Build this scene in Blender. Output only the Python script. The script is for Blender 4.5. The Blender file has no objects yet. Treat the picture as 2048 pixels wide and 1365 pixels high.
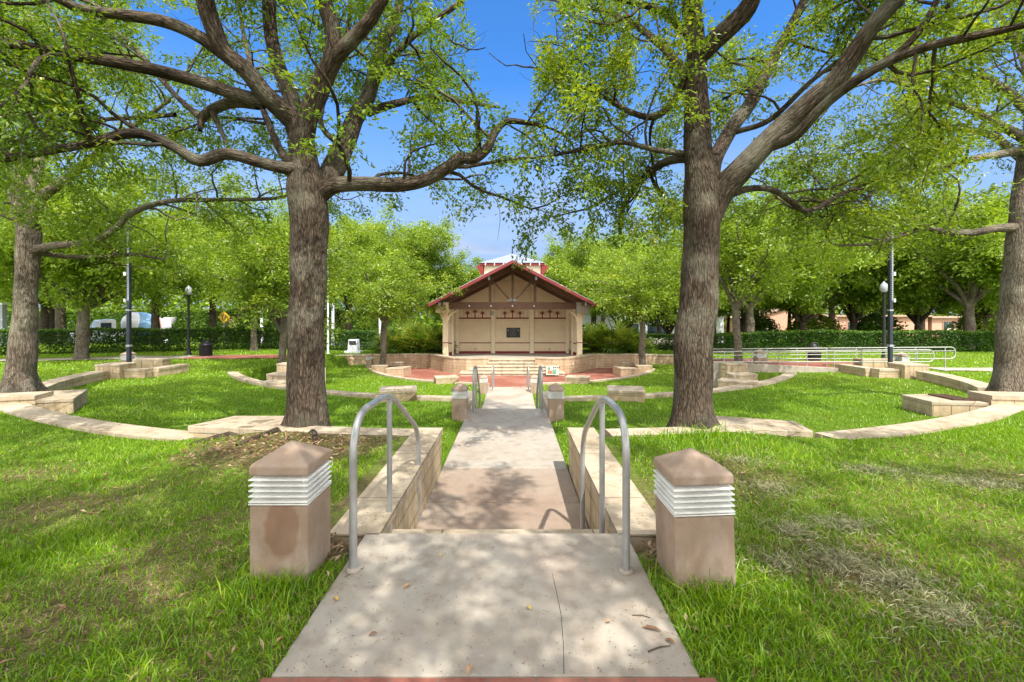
import bpy, bmesh, math, random
import numpy as np
from mathutils import Vector, Matrix
sc = bpy.context.scene
COL = sc.collection
H, F, HOR = 1.5, 900.0, 628.0          # camera height, focal length in photo pixels, horizon row
def P(px, py, d):                       # a point seen at photo pixel (px,py), d metres away
    return np.array([(px-1024.0)*d/F, d, H-(py-HOR)*d/F])
def G(px, py, z):                       # the point on level z seen at that pixel
    d = (H-z)*F/(py-HOR); return np.array([(px-1024.0)*d/F, d, z])
def sstep(a, b, x):
    t = np.clip((x-a)/(b-a), 0, 1); return t*t*(3-2*t)

# ------------------------------------------------------------------ objects
def tag(o, label=None, cat=None, group=None, kind=None):
    if label: o['label'] = label
    if cat: o['category'] = cat
    if group: o['group'] = group
    if kind: o['kind'] = kind
    return o
def thing(name, label, cat, loc=(0,0,0), rz=0.0, group=None):
    o = bpy.data.objects.new(name, None); COL.objects.link(o)
    o.empty_display_size = 0.2
    o.location = loc; o.rotation_euler = (0,0,rz)
    return tag(o, label, cat, group)
def link(name, me, mats, parent=None):
    if not isinstance(mats, (list, tuple)): mats = [mats]
    for m in mats: me.materials.append(m)
    o = bpy.data.objects.new(name, me); COL.objects.link(o)
    if parent is not None: o.parent = parent
    return o
def copy_tree(o, parent=None):
    c = o.copy(); COL.objects.link(c)
    if parent is not None: c.parent = parent
    for ch in list(o.children): copy_tree(ch, c)
    return c

def fast_mesh(name, V, Fc, fattrs=None, vattrs=None, smooth=False):
    """V (n,3), Fc (m,k): one mesh from arrays; fattrs: face floats, vattrs: point vectors"""
    me = bpy.data.meshes.new(name)
    V = np.ascontiguousarray(V, dtype=np.float32); Fc = np.ascontiguousarray(Fc, dtype=np.int32)
    m, k = Fc.shape
    me.vertices.add(len(V)); me.vertices.foreach_set('co', V.ravel())
    me.loops.add(m*k); me.loops.foreach_set('vertex_index', Fc.ravel())
    me.polygons.add(m)
    me.polygons.foreach_set('loop_start', np.arange(0, m*k, k, dtype=np.int32))
    me.polygons.foreach_set('loop_total', np.full(m, k, dtype=np.int32))
    me.polygons.foreach_set('use_smooth', np.full(m, bool(smooth)))
    for n, a in (fattrs or {}).items():
        at = me.attributes.new(n, 'FLOAT', 'FACE'); at.data.foreach_set('value', np.ascontiguousarray(a, dtype=np.float32))
    for n, a in (vattrs or {}).items():
        at = me.attributes.new(n, 'FLOAT_VECTOR', 'POINT'); at.data.foreach_set('vector', np.ascontiguousarray(a, dtype=np.float32).ravel())
    me.update(calc_edges=True); me.validate()
    return me

class MB:
    """collects shapes into ONE mesh; uv = optional vector attribute 'suv' (along, height)"""
    def __init__(s): s.v=[]; s.f=[]; s.m=[]; s.uv=[]; s.sm=[]
    def add(s, vs, fs, mi=0, uv=None, sm=False):
        b=len(s.v); s.v+= [tuple(map(float,p)) for p in vs]
        s.uv += list(uv) if uv is not None else [(p[0],p[1],p[2]) for p in vs]
        for f in fs: s.f.append([b+i for i in f]); s.m.append(mi); s.sm.append(sm)
    def box(s, c, d, rz=0.0, mi=0, taper=1.0, R=None):
        x,y,z=[q/2 for q in d]; vs=[]
        for sz in (-1,1):
            t = taper if sz>0 else 1.0
            for sx,sy in ((-1,-1),(1,-1),(1,1),(-1,1)): vs.append(Vector((sx*x*t, sy*y*t, sz*z)))
        M = R if R is not None else Matrix.Rotation(rz,3,'Z')
        vs=[M@v+Vector(c) for v in vs]
        s.add(vs, [(3,2,1,0),(4,5,6,7),(0,1,5,4),(1,2,6,5),(2,3,7,6),(3,0,4,7)], mi)
    def bar(s, a, b, w, h, mi=0):        # a rectangular bar from a to b
        a=Vector(a); b=Vector(b); d=b-a; q=d.to_track_quat('X','Z').to_matrix()
        s.box((a+b)/2, (d.length, w, h), mi=mi, R=q)
    def prism(s, poly, z0, z1, mi=0):
        n=len(poly); ar=sum(poly[i][0]*poly[(i+1)%n][1]-poly[(i+1)%n][0]*poly[i][1] for i in range(n))
        if ar<0: poly=poly[::-1]
        vs=[(p[0],p[1],z0) for p in poly]+[(p[0],p[1],z1) for p in poly]
        s.add(vs, [tuple(range(n))[::-1], tuple(range(n,2*n))]+[(i,(i+1)%n,n+(i+1)%n,n+i) for i in range(n)], mi)
    def prism_y(s, poly, y0, y1, mi=0):  # polygon in x,z pushed along y
        n=len(poly); ar=sum(poly[i][0]*poly[(i+1)%n][1]-poly[(i+1)%n][0]*poly[i][1] for i in range(n))
        if ar<0: poly=poly[::-1]
        vs=[(p[0],y0,p[1]) for p in poly]+[(p[0],y1,p[1]) for p in poly]
        s.add(vs, [tuple(range(n)), tuple(range(n,2*n))[::-1]]+[(i,n+i,n+(i+1)%n,(i+1)%n) for i in range(n)], mi)
    def tube(s, pts, r, n=10, mi=0, cap=True):
        pts=[Vector(p) for p in pts]; k=len(pts); rr = r if isinstance(r,(list,tuple)) else [r]*k
        up=None; vs=[]
        for i,p in enumerate(pts):
            t=(pts[min(i+1,k-1)]-pts[max(i-1,0)]).normalized()
            if up is None:
                up = Vector((0,0,1)) if abs(t.z)<.9 else Vector((1,0,0))
            u=(up-t*up.dot(t)).normalized(); w=t.cross(u); up=u
            for j in range(n):
                a=2*math.pi*j/n; vs.append(p+(u*math.cos(a)+w*math.sin(a))*rr[i])
        fs=[(i*n+j, i*n+(j+1)%n, (i+1)*n+(j+1)%n, (i+1)*n+j) for i in range(k-1) for j in range(n)]
        s.add(vs, fs, mi, sm=True)
        if cap:
            s.add(vs[:n], [tuple(range(n))[::-1]], mi); s.add(vs[-n:], [tuple(range(n))], mi)
    def lathe(s, prof, c=(0,0,0), n=20, mi=0, R=None):   # prof [(r,z)]
        vs=[]
        for r,z in prof:
            for j in range(n):
                a=2*math.pi*j/n; v=Vector((r*math.cos(a), r*math.sin(a), z))
                if R is not None: v=R@v
                vs.append(v+Vector(c))
        k=len(prof)
        s.add(vs, [(i*n+j, i*n+(j+1)%n, (i+1)*n+(j+1)%n, (i+1)*n+j) for i in range(k-1) for j in range(n)], mi, sm=True)
        s.add(vs[:n], [tuple(range(n))[::-1]], mi); s.add(vs[-n:], [tuple(range(n))], mi)
    def build(s, name, mats, parent=None, bevel=0.0, seg=2):
        me=bpy.data.meshes.new(name)
        off = Vector(parent_world(parent)) if parent is not None else Vector((0,0,0))
        me.from_pydata([tuple(Vector(p)-off) for p in s.v], [], s.f)
        me.polygons.foreach_set('material_index', s.m); me.polygons.foreach_set('use_smooth', s.sm)
        at=me.attributes.new('suv','FLOAT_VECTOR','POINT')
        at.data.foreach_set('vector', np.array(s.uv,dtype=np.float32).ravel())
        me.update()
        o=link(name, me, mats, parent)
        if bevel>0:
            b=o.modifiers.new('Bevel','BEVEL'); b.width=bevel; b.segments=seg; b.limit_method='ANGLE'; b.angle_limit=math.radians(40)
        return o
def parent_world(p):
    l=Vector((0,0,0))
    while p is not None: l=l+p.location; p=p.parent
    return l

# ------------------------------------------------------------------ materials
def newmat(name):
    m=bpy.data.materials.new(name); m.use_nodes=True; nt=m.node_tree; nt.nodes.clear()
    out=nt.nodes.new('ShaderNodeOutputMaterial'); return m, nt, out
def nd(nt, typ, ins=None, **props):
    n=nt.nodes.new(typ)
    for k,v in props.items(): setattr(n,k,v)
    for k,v in (ins or {}).items():
        if isinstance(v, bpy.types.NodeSocket): nt.links.new(v, n.inputs[k])
        else: n.inputs[k].default_value=v
    return n
def coord(nt, scale=(1,1,1), src='Object', attr=None):
    if attr: o=nd(nt,'ShaderNodeAttribute',attribute_name=attr).outputs['Vector']
    else: o=nd(nt,'ShaderNodeTexCoord').outputs[src]
    return nd(nt,'ShaderNodeMapping',{'Vector':o,'Scale':scale}).outputs[0]
def noise(nt, vec, scale, detail=4, rough=.55, dist=0.0):
    return nd(nt,'ShaderNodeTexNoise',{'Vector':vec,'Scale':scale,'Detail':detail,'Roughness':rough,'Distortion':dist}).outputs['Fac']
def ramp(nt, fac, stops):
    r=nd(nt,'ShaderNodeValToRGB',{'Fac':fac}); el=r.color_ramp.elements
    while len(el)<len(stops): el.new(.5)
    for e,(p,c) in zip(el,stops):
        e.position=p; e.color=(c,c,c,1) if isinstance(c,(int,float)) else (*c,1)
    return r.outputs[0]
def mix(nt, fac, a, b, mode='MIX'):
    n=nt.nodes.new('ShaderNodeMix'); n.data_type='RGBA'; n.blend_type=mode
    for i,v in ((0,fac),(6,a),(7,b)):
        if isinstance(v, bpy.types.NodeSocket): nt.links.new(v,n.inputs[i])
        else: n.inputs[i].default_value = v if i==0 else (*v,1)
    return n.outputs[2]
def bump(nt, h, strength=.4, dist=.01):
    return nd(nt,'ShaderNodeBump',{'Height':h,'Strength':strength,'Distance':dist}).outputs[0]
def pbr(nt, out, color, rough=.7, metal=0.0, normal=None, spec=.3):
    ins={'Roughness':rough,'Metallic':metal,'Specular IOR Level':spec}
    b=nd(nt,'ShaderNodeBsdfPrincipled',ins)
    if isinstance(color,bpy.types.NodeSocket): nt.links.new(color,b.inputs['Base Color'])
    else: b.inputs['Base Color'].default_value=(*color,1)
    if normal is not None: nt.links.new(normal,b.inputs['Normal'])
    nt.links.new(b.outputs[0], out.inputs[0]); return b
def plain(name, c, rough=.6, metal=0.0, var=.18, sc_=6.0, bmp=.15, bd=.004, spec=.3):
    m,nt,out=newmat(name); v=coord(nt)
    n1=noise(nt,v,sc_,5,.6); n2=noise(nt,v,sc_*9,3,.6)
    lo=tuple(x*(1-var) for x in c); hi=tuple(min(1,x*(1+var)) for x in c)
    col=ramp(nt,n1,[(.3,lo),(.7,hi)])
    pbr(nt,out,col,rough,metal,bump(nt,n2,bmp,bd),spec); return m
M={}
def coral(name, light, dark, joints, stain=.6, rowh=.2, bw=.5):
    m,nt,out=newmat(name); v=coord(nt); suv=mix(nt,.035,coord(nt,attr='suv'),nd(nt,'ShaderNodeTexNoise',{'Vector':v,'Scale':2.3,'Detail':3.0}).outputs['Color'],'ADD')
    n1=noise(nt,v,2.2,6,.65,.4); n2=noise(nt,v,26,4,.65)
    col=ramp(nt,n1,[(.28,dark),(.5,tuple((a+b)/2 for a,b in zip(light,dark))),(.72,light)])
    vo=nd(nt,'ShaderNodeTexVoronoi',{'Vector':nd(nt,'ShaderNodeMapping',{'Vector':v,'Scale':(1,1,1.6)}).outputs[0],'Scale':22.0,'Randomness':1.0})
    pit=ramp(nt,vo.outputs['Distance'],[(.10,1.0),(.24,0.0)])
    msk=ramp(nt,noise(nt,v,4.5,3,.6),[(.44,0.0),(.58,1.0)])
    pm=nd(nt,'ShaderNodeMath',{0:pit,1:msk},operation='MULTIPLY').outputs[0]
    col=mix(nt,nd(nt,'ShaderNodeMath',{0:pm,1:.75},operation='MULTIPLY').outputs[0],col,(.07,.05,.03))
    st=ramp(nt,noise(nt,coord(nt,(3,3,.45)),1.6,5,.65),[(.5,0.0),(.75,stain)])
    col=mix(nt,st,col,(.20,.16,.10))
    hgt=mix(nt,.5,nd(nt,'ShaderNodeMath',{0:1.0,1:pm},operation='SUBTRACT').outputs[0],n2)
    if joints:
        br=nd(nt,'ShaderNodeTexBrick',{'Vector':suv,'Scale':1.0,'Mortar Size':.006,'Mortar Smooth':.3,'Bias':0.0,'Brick Width':bw,'Row Height':rowh,
            'Color1':(.86,.8,.72,1),'Color2':(1,.96,.9,1),'Mortar':(.30,.24,.17,1)}); br.offset=.45
        col=mix(nt,.85,col,br.outputs['Color'],'MULTIPLY')
        hgt=mix(nt,.5,hgt,nd(nt,'ShaderNodeMath',{0:1.0,1:br.outputs['Fac']},operation='SUBTRACT').outputs[0])
    pbr(nt,out,col,.88,0,bump(nt,hgt,.7,.012),.15); return m
M['coral']=coral('coral_stone',(.56,.475,.345),(.36,.28,.185),True,.75,.21,.62)
M['coral_cap']=coral('coral_cap',(.53,.475,.39),(.33,.275,.205),True,.8,5.0,1.15)
M['coral_plaza']=coral('coral_stone_pink',(.55,.43,.32),(.38,.28,.19),True,.75,.16,.42)

def concrete(nm='path_concrete',c3=((.275,.225,.175),(.34,.30,.25),(.365,.34,.295))):
    m,nt,out=newmat(nm); v=coord(nt)
    n1=noise(nt,v,1.1,6,.6,.3); n2=noise(nt,v,7,5,.65); n3=noise(nt,v,140,3,.7)
    c=ramp(nt,n1,[(.28,c3[0]),(.48,c3[1]),(.7,c3[2])])
    c=mix(nt,ramp(nt,n2,[(.48,0.0),(.75,.7)]),c,(.22,.17,.125))
    c=mix(nt,ramp(nt,noise(nt,v,.55,3,.5),[(.55,0.0),(.72,.45)]),c,(.43,.26,.19))
    c=mix(nt,ramp(nt,n3,[(.60,0.0),(.72,.5)]),c,(.20,.16,.12))
    c=mix(nt,ramp(nt,noise(nt,v,95,2,.6),[(.66,0.0),(.74,.6)]),c,(.62,.58,.52))
    pbr(nt,out,c,.85,0,bump(nt,mix(nt,.5,n2,n3),.35,.004),.2); return m
M['concrete']=concrete(); M['concrete_brown']=concrete('path_concrete_brown',((.235,.165,.125),(.29,.225,.175),(.33,.285,.235)))
def precast(stain=False):
    m,nt,out=newmat('precast_stained' if stain else 'precast_brown'); v=coord(nt)
    n1=noise(nt,v,5,5,.6); n3=noise(nt,v,120,3,.7)
    c=ramp(nt,n1,[(.3,(.25,.18,.13)),(.7,(.35,.26,.195))])
    sm=ramp(nt,noise(nt,coord(nt,(1,1,.45)),7,4,.6),[(.5,0.0),(.72,.5)])
    c=mix(nt,sm,c,(.42,.35,.31))
    if stain:
        po=nd(nt,'ShaderNodeTexCoord').outputs['Object']; wob=nd(nt,'ShaderNodeTexNoise',{'Vector':po,'Scale':14.0,'Detail':3.0}).outputs['Color']
        pd=nd(nt,'ShaderNodeMapping',{'Vector':mix(nt,.06,po,wob,'ADD'),'Location':(-.05,.0,-.20),'Scale':(1.0,0.0,.55)}).outputs[0]
        dist=nd(nt,'ShaderNodeVectorMath',{0:pd},operation='LENGTH').outputs['Value']
        c=mix(nt,ramp(nt,dist,[(.085,.7),(.105,0.0)]),c,(.20,.11,.065))
    c=mix(nt,ramp(nt,n3,[(.6,0.0),(.75,.5)]),c,(.15,.10,.07))
    pbr(nt,out,c,.85,0,bump(nt,n3,.35,.003),.2); return m
M['precast']=precast(); M['precast_stain']=precast(True)
def brick(name, a, b, mort, sx=.2, sy=.1):
    m,nt,out=newmat(name); v=coord(nt)
    br=nd(nt,'ShaderNodeTexBrick',{'Vector':v,'Scale':1.0,'Mortar Size':.004,'Brick Width':sx,'Row Height':sy,'Bias':-.1,'Color1':(*a,1),'Color2':(*b,1),'Mortar':(*mort,1)})
    n=noise(nt,v,30,4,.6); n2=noise(nt,v,.7,4,.6)
    c=mix(nt,.5,br.outputs['Color'],ramp(nt,n,[(.3,.55),(.7,1.0)]),'MULTIPLY')
    c=mix(nt,ramp(nt,n2,[(.45,0.0),(.75,.45)]),c,(.42,.27,.20))
    h=nd(nt,'ShaderNodeMath',{0:1.0,1:br.outputs['Fac']},operation='SUBTRACT').outputs[0]
    pbr(nt,out,c,.85,0,bump(nt,h,.5,.004),.15); return m
M['brick']=brick('red_pavers',(.29,.10,.07),(.23,.075,.055),(.16,.12,.095))
def ground():
    m,nt,out=newmat('lawn_soil'); v=coord(nt)
    n1=noise(nt,v,1.3,6,.65,.3); n2=noise(nt,v,24,5,.7); n0=noise(nt,v,.22,3,.5)
    soil=ramp(nt,n2,[(.3,(.075,.048,.028)),(.7,(.19,.135,.08))])
    grn=ramp(nt,n2,[(.3,(.045,.10,.006)),(.7,(.13,.22,.012))])
    f=nd(nt,'ShaderNodeMath',{0:n1,1:n0},operation='ADD').outputs[0]
    c=mix(nt,ramp(nt,f,[(.84,1.0),(1.14,0.15)]),grn,soil)
    sx=nd(nt,'ShaderNodeSeparateXYZ',{0:v}); far=nd(nt,'ShaderNodeMapRange',{'Value':sx.outputs['Y'],'From Min':3.2,'From Max':6.0,'To Min':0.0,'To Max':.8}).outputs[0]
    c=mix(nt,far,c,grn)
    sa=nd(nt,'ShaderNodeAttribute',attribute_name='soil').outputs['Fac']
    sf=nd(nt,'ShaderNodeMath',{0:sa,1:ramp(nt,n1,[(.25,.4),(.6,1.0)])},operation='MULTIPLY').outputs[0]
    c=mix(nt,sf,c,soil)
    pbr(nt,out,c,.95,0,bump(nt,n2,.8,.03),.1); return m
M['ground']=ground()
def leafmat(name, stops, trans=.5, attr='tint', tr_gain=1.25, gloss=.03):
    m,nt,out=newmat(name); a=nd(nt,'ShaderNodeAttribute',attribute_name=attr).outputs['Fac']
    c=ramp(nt,a,stops)
    d=nd(nt,'ShaderNodeBsdfDiffuse',{'Color':c})
    tc=mix(nt,1.0,c,(tr_gain*1.05,tr_gain,tr_gain*.45),'MULTIPLY')
    t=nd(nt,'ShaderNodeBsdfTranslucent',{'Color':tc})
    s=nd(nt,'ShaderNodeMixShader',{0:trans}); nt.links.new(d.outputs[0],s.inputs[1]); nt.links.new(t.outputs[0],s.inputs[2])
    g=nd(nt,'ShaderNodeBsdfGlossy',{'Color':(1,1,1,1),'Roughness':.42})
    s2=nd(nt,'ShaderNodeMixShader',{0:gloss}); nt.links.new(s.outputs[0],s2.inputs[1]); nt.links.new(g.outputs[0],s2.inputs[2])
    nt.links.new(s2.outputs[0],out.inputs[0]); return m
M['leaf']=leafmat('oak_leaf',[(0,(.06,.125,.010)),(.45,(.135,.23,.018)),(.8,(.22,.315,.022)),(1,(.35,.37,.03))])
M['leaf_y']=leafmat('oak_leaf_spring',[(0,(.075,.14,.010)),(.45,(.175,.265,.018)),(.8,(.28,.36,.022)),(1,(.42,.41,.03))])
M['leaf_far']=leafmat('oak_leaf_far',[(0,(.10,.175,.012)),(.4,(.20,.31,.020)),(.8,(.30,.40,.03)),(1,(.40,.45,.04))])
M['leaf_dark']=leafmat('dark_leaf',[(0,(.03,.065,.010)),(.5,(.07,.13,.016)),(1,(.14,.21,.025))],.4)
M['hedge']=leafmat('hedge_leaf',[(0,(.02,.06,.007)),(.5,(.045,.115,.011)),(.85,(.09,.18,.014)),(1,(.19,.29,.025))],.35)
M['vine']=leafmat('vine_leaf',[(0,(.05,.11,.012)),(.5,(.10,.20,.018)),(1,(.22,.30,.03))],.4)
M['palm']=leafmat('palm_leaf',[(0,(.07,.14,.015)),(.5,(.17,.27,.03)),(1,(.42,.42,.07))],.4)
M['grass']=leafmat('grass_blade',[(0,(.07,.17,.004)),(.3,(.135,.28,.005)),(.55,(.235,.38,.008)),(.72,(.33,.41,.02)),(.80,(.36,.31,.11)),(.90,(.20,.135,.07)),(1,(.44,.36,.21))],.35,gloss=.03)
M['litter']=leafmat('dead_leaf',[(0,(.10,.055,.028)),(.5,(.20,.115,.06)),(.85,(.34,.22,.12)),(1,(.42,.33,.20))],.1,gloss=.03)
def bark(name, lo, mid, hi, lich=.35):
    m,nt,out=newmat(name); b=coord(nt,(1,1,.17),attr='bark')
    w=nd(nt,'ShaderNodeTexNoise',{'Vector':b,'Scale':9.0,'Detail':3.0}).outputs['Color']
    b2=mix(nt,.045,b,w,'ADD')
    vo=nd(nt,'ShaderNodeTexVoronoi',{'Vector':b2,'Scale':52.0},feature='DISTANCE_TO_EDGE').outputs['Distance']
    n=noise(nt,b,60,5,.7); n2=noise(nt,coord(nt),1.5,5,.65)
    ridge=ramp(nt,vo,[(0.0,0.0),(.34,1.0)])
    vo2=nd(nt,'ShaderNodeTexVoronoi',{'Vector':b2,'Scale':21.0},feature='DISTANCE_TO_EDGE').outputs['Distance']
    hg=mix(nt,.3,mix(nt,.45,ridge,ramp(nt,vo2,[(0.0,0.0),(.16,1.0)])),n)
    c=ramp(nt,hg,[(.12,lo),(.5,mid),(.85,hi)])
    c=mix(nt,ramp(nt,n2,[(.48,0.0),(.68,lich)]),c,(.34,.34,.26))
    c=mix(nt,ramp(nt,noise(nt,coord(nt),.9,4,.6),[(.48,0.0),(.66,.7)]),c,tuple(x*.6 for x in lo))
    pbr(nt,out,c,.92,0,bump(nt,hg,1.0,.022),.12); return m
M['bark']=bark('oak_bark',(.020,.015,.011),(.068,.050,.037),(.15,.115,.083))
M['bark_far']=bark('oak_bark_far',(.045,.036,.028),(.14,.112,.085),(.25,.21,.16),.5)
M['bark_dark']=bark('dark_bark',(.02,.015,.011),(.075,.055,.04),(.15,.115,.085),.15)
M['pipe']=plain('grey_pipe',(.36,.365,.37),.38,.55,.12,12,.1,.001,.5)
M['pipe_pale']=plain('pale_pipe',(.33,.34,.30),.45,.25,.12,9,.1,.001,.5)
M['louvre']=plain('white_metal',(.76,.76,.73),.45,0,.12,14,.1,.001,.5)
M['lens']=plain('frosted_lens',(.30,.33,.35),.25,0,.1,9,.05,.001,.5)
M['navy']=plain('navy_metal',(.020,.028,.045),.45,.2,.2,8,.1,.001,.5)
M['black']=plain('black_metal',(.014,.014,.017),.5,.2,.3,8,.15,.002,.5)
M['grey_strip']=plain('grey_strip',(.32,.34,.38),.5,.1,.2,60,.3,.002)
M['white']=plain('white_paint',(.74,.75,.75),.5,0,.08,5,.1,.002)
M['stucco_white']=plain('white_stucco',(.70,.73,.78),.85,0,.06,3,.2,.004)
M['cream']=plain('cream_stucco',(.66,.53,.36),.85,0,.06,2.5,.2,.003)
M['cream_trim']=plain('cream_trim',(.70,.59,.43),.7,0,.07,5,.15,.002)
M['batten']=plain('batten_dark_cream',(.42,.32,.20),.8,0,.1,8,.1,.002)  # darker cream of the battens and panel seams
M['red']=plain('red_metal',(.165,.022,.022),.42,.1,.15,3,.05,.002,.5)
M['maroon']=plain('maroon_paint',(.17,.018,.018),.6,0,.12,6,.1,.002)
M['roof_grey']=plain('grey_metal_roof',(.33,.355,.40),.4,.4,.08,2,.08,.002,.5)
M['stage']=plain('stage_floor',(.33,.30,.27),.75,0,.12,3,.15,.003)
M['bronze']=plain('bronze_plaque',(.020,.024,.022),.4,.4,.25,9,.2,.002,.5)
M['bronze_text']=plain('bronze_lettering',(.15,.16,.15),.45,.5,.1,9,.05,.001,.5)
M['pink']=plain('pink_stucco',(.52,.29,.215),.85,0,.07,3,.2,.004)
M['pinkroof']=plain('pink_roof',(.42,.28,.23),.8,0,.12,5,.3,.01)
M['asphalt']=plain('asphalt',(.06,.06,.062),.9,0,.2,4,.3,.005)
M['glass']=plain('dark_glass',(.03,.045,.055),.1,0,.3,2,.02,.001,.8)
M['glass_blue']=plain('tinted_glass',(.10,.17,.20),.08,0,.3,2,.02,.001,.8)
M['truck_white']=plain('white_truck_paint',(.74,.75,.76),.3,0,.05,3,.02,.001,.5)
M['truck_blue']=plain('blue_truck_paint',(.18,.34,.52),.35,0,.08,3,.02,.001,.5)
M['truck_pink']=plain('faded_red_drum',(.62,.32,.30),.4,0,.1,3,.02,.001,.5)
M['rubber']=plain('rubber',(.015,.015,.015),.8,0,.2,9,.2,.003)
M['yellow']=plain('yellow_sign',(.72,.42,.02),.45,0,.05,6,.02,.001,.5)
M['tan_sign']=plain('tan_board',(.52,.49,.40),.6,0,.08,6,.05,.001)
M['green_sign']=plain('green_board',(.10,.25,.20),.6,0,.1,6,.05,.001)
M['orange_sign']=plain('orange_board',(.42,.11,.06),.6,0,.1,6,.05,.001)
M['mulch']=plain('mulch_soil',(.10,.065,.042),.95,0,.4,14,.9,.03,.1)
def woodm():
    m,nt,out=newmat('stained_timber'); v=coord(nt)
    n=noise(nt,nd(nt,'ShaderNodeMapping',{'Vector':v,'Scale':(1.2,8,14)}).outputs[0],3,5,.65)
    c=ramp(nt,n,[(.3,(.055,.026,.016)),(.55,(.13,.068,.044)),(.8,(.24,.15,.10))])
    pbr(nt,out,c,.6,0,bump(nt,n,.3,.004),.35); return m
M['timber']=woodm()
def soffit():
    m,nt,out=newmat('dark_soffit'); v=coord(nt)
    w=nd(nt,'ShaderNodeTexWave',{'Vector':v,'Scale':2.6,'Distortion':.3},bands_direction='Y').outputs['Fac']
    c=ramp(nt,w,[(.1,(.03,.014,.009)),(.3,(.115,.055,.032)),(.9,(.15,.075,.045))])
    pbr(nt,out,c,.6,0,None,.3); return m
M['soffit']=soffit()

# ------------------------------------------------------------------ terrain
CY=22.7; R1,R2=17.1,12.0; PC=-.095; C3=26.5; R3=7.9
WALLX=np.array([0,1.32,2.4,3.6,4.7,6.8,10.2,12.5]); WALLY=np.array([24.4,24.4,24.1,24.9,26.5,26.75,25.7,24.6])
def wally(ax): return np.interp(ax,WALLX,WALLY)
def path_level(y): return np.where(y<3.08,0.0,np.where(y<9.74,-.55,np.where(y<17.9,-1.41,-1.70)))
def gz(x,y):
    x=np.asarray(x,float); y=np.asarray(y,float); ax=np.abs(x)
    r=np.hypot(x,y-CY)
    und=.02*np.sin(x*.9+1.3)*np.sin(y*.8)+.012*np.sin(x*2.3+y*1.7)
    zu=-.20*sstep(2.6,4.6,ax)*sstep(3.2,5.8,y)-.36*sstep(7.5,15,y)+und*sstep(1.5,3,ax)
    z2=-.57+.14*sstep(5,9,ax)*(1-sstep(8.5,13,y))+.4*und
    z3=-1.43+.3*und
    z=zu+(z2-zu)*(1-sstep(R1-.17,R1+.12,r))*(y<CY)
    z=np.where(y>=CY,-.57+0*x,z)
    # beyond the plaza
    back=-.60-.30*(1-sstep(10,16,ax))
    z=np.where(y>=CY, z+(back-z)*sstep(CY,CY+3,y), z)
    inside=1-sstep(R2-.2,R2+.12,r)
    wy=wally(ax); inside=inside*(1-sstep(wy+.08,wy+.32,y))
    lim=np.where((x>0)&(y<19.2),7.7,9.3); inside=np.where(y>15.6,inside*(1-sstep(lim,lim+.25,ax)),inside)
    z=z+(z3-z)*inside
    pl=1-sstep(R3-.2,R3+.05,np.hypot(x,y-C3)); pl=pl*(1-sstep(wy+.08,wy+.32,y))
    z=z+(-1.76-z)*pl
    z=np.where((ax<4.3)&(y>wy+.25)&(y<31.5),-1.5,z)
    z=z-1.35*sstep(31,42,y)
    corr=(1-sstep(.87,1.09,np.abs(x-PC)))*sstep(2.88,3.02,y)*(y<23.2)
    lv=np.where(y<9.5,-.55,np.where(y<17.7,-1.41,-1.70))-.07
    lo=np.minimum(lv, np.where(np.abs(y-9.6)<.3,-1.5,0))
    z=z+(lv-z)*corr
    # the planter soil and ground under the pad
    pad=(1-sstep(.80,.93,np.abs(x-PC+.015)))*(y<3.05)*(y>-4); z=z-.05*pad
    return z
def graded(a,b,step,lo,hi):
    core=list(np.arange(a,b+1e-6,step)); s=step; l=[a]
    while l[-1]>lo: s*=1.35; l.append(l[-1]-s)
    s=step; h=[core[-1]]
    while h[-1]<hi: s*=1.35; h.append(h[-1]+s)
    return np.array(l[:0:-1]+core+h[1:])
gx=graded(-13.5,13.5,.09,-190,190); gy=graded(-.6,28.2,.1,-60,330)
X,Y=np.meshgrid(gx,gy); Z=gz(X,Y); nx,ny=len(gx),len(gy)
V=np.stack([X.ravel(),Y.ravel(),Z.ravel()],1)
i=np.arange(nx-1)[None,:]+np.arange(ny-1)[:,None]*nx
Fq=np.stack([i,i+1,i+1+nx,i+nx],-1).reshape(-1,4)
def vnoise(x,y,f,ph): return (np.sin(x*f+ph)*np.cos(y*f*1.13+ph*2.1)+np.sin((x+y)*f*.71+ph*.7)*np.cos((x-y)*f*.83-ph)+.6*np.sin(x*f*2.3-ph)*np.sin(y*f*2.1+ph))/2.2
def soilness(x,y):
    mul=np.exp(-(((x+2.55)**2/1.3+(y-5.25)**2/.9))**2)*(x>-4.4)+np.exp(-((x+1.15)**2/.05+(y-2.95)**2/.05))+np.exp(-((x-.99)**2/.04+(y-2.9)**2/.05))
    patch=vnoise(x,y,1.15,.4)+.6*vnoise(x,y,2.9,2.0)
    near=1-sstep(2.4,5.2,y-.25*np.abs(x))
    return np.clip(1.2*mul+near*sstep(-.1,.9,patch),0,1)
so_=soilness(V[:,0],V[:,1])
tag(link('ground',fast_mesh('ground',V,Fq,vattrs={'soil':np.stack([so_,so_,so_],1)},smooth=True),M['ground']),kind='structure')

def sheet(name, polyfn_quads, mat):
    mb=MB()
    for q in polyfn_quads: mb.add(q,[tuple(range(len(q)))])
    return tag(mb.build(name,mat),kind='structure')
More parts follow.
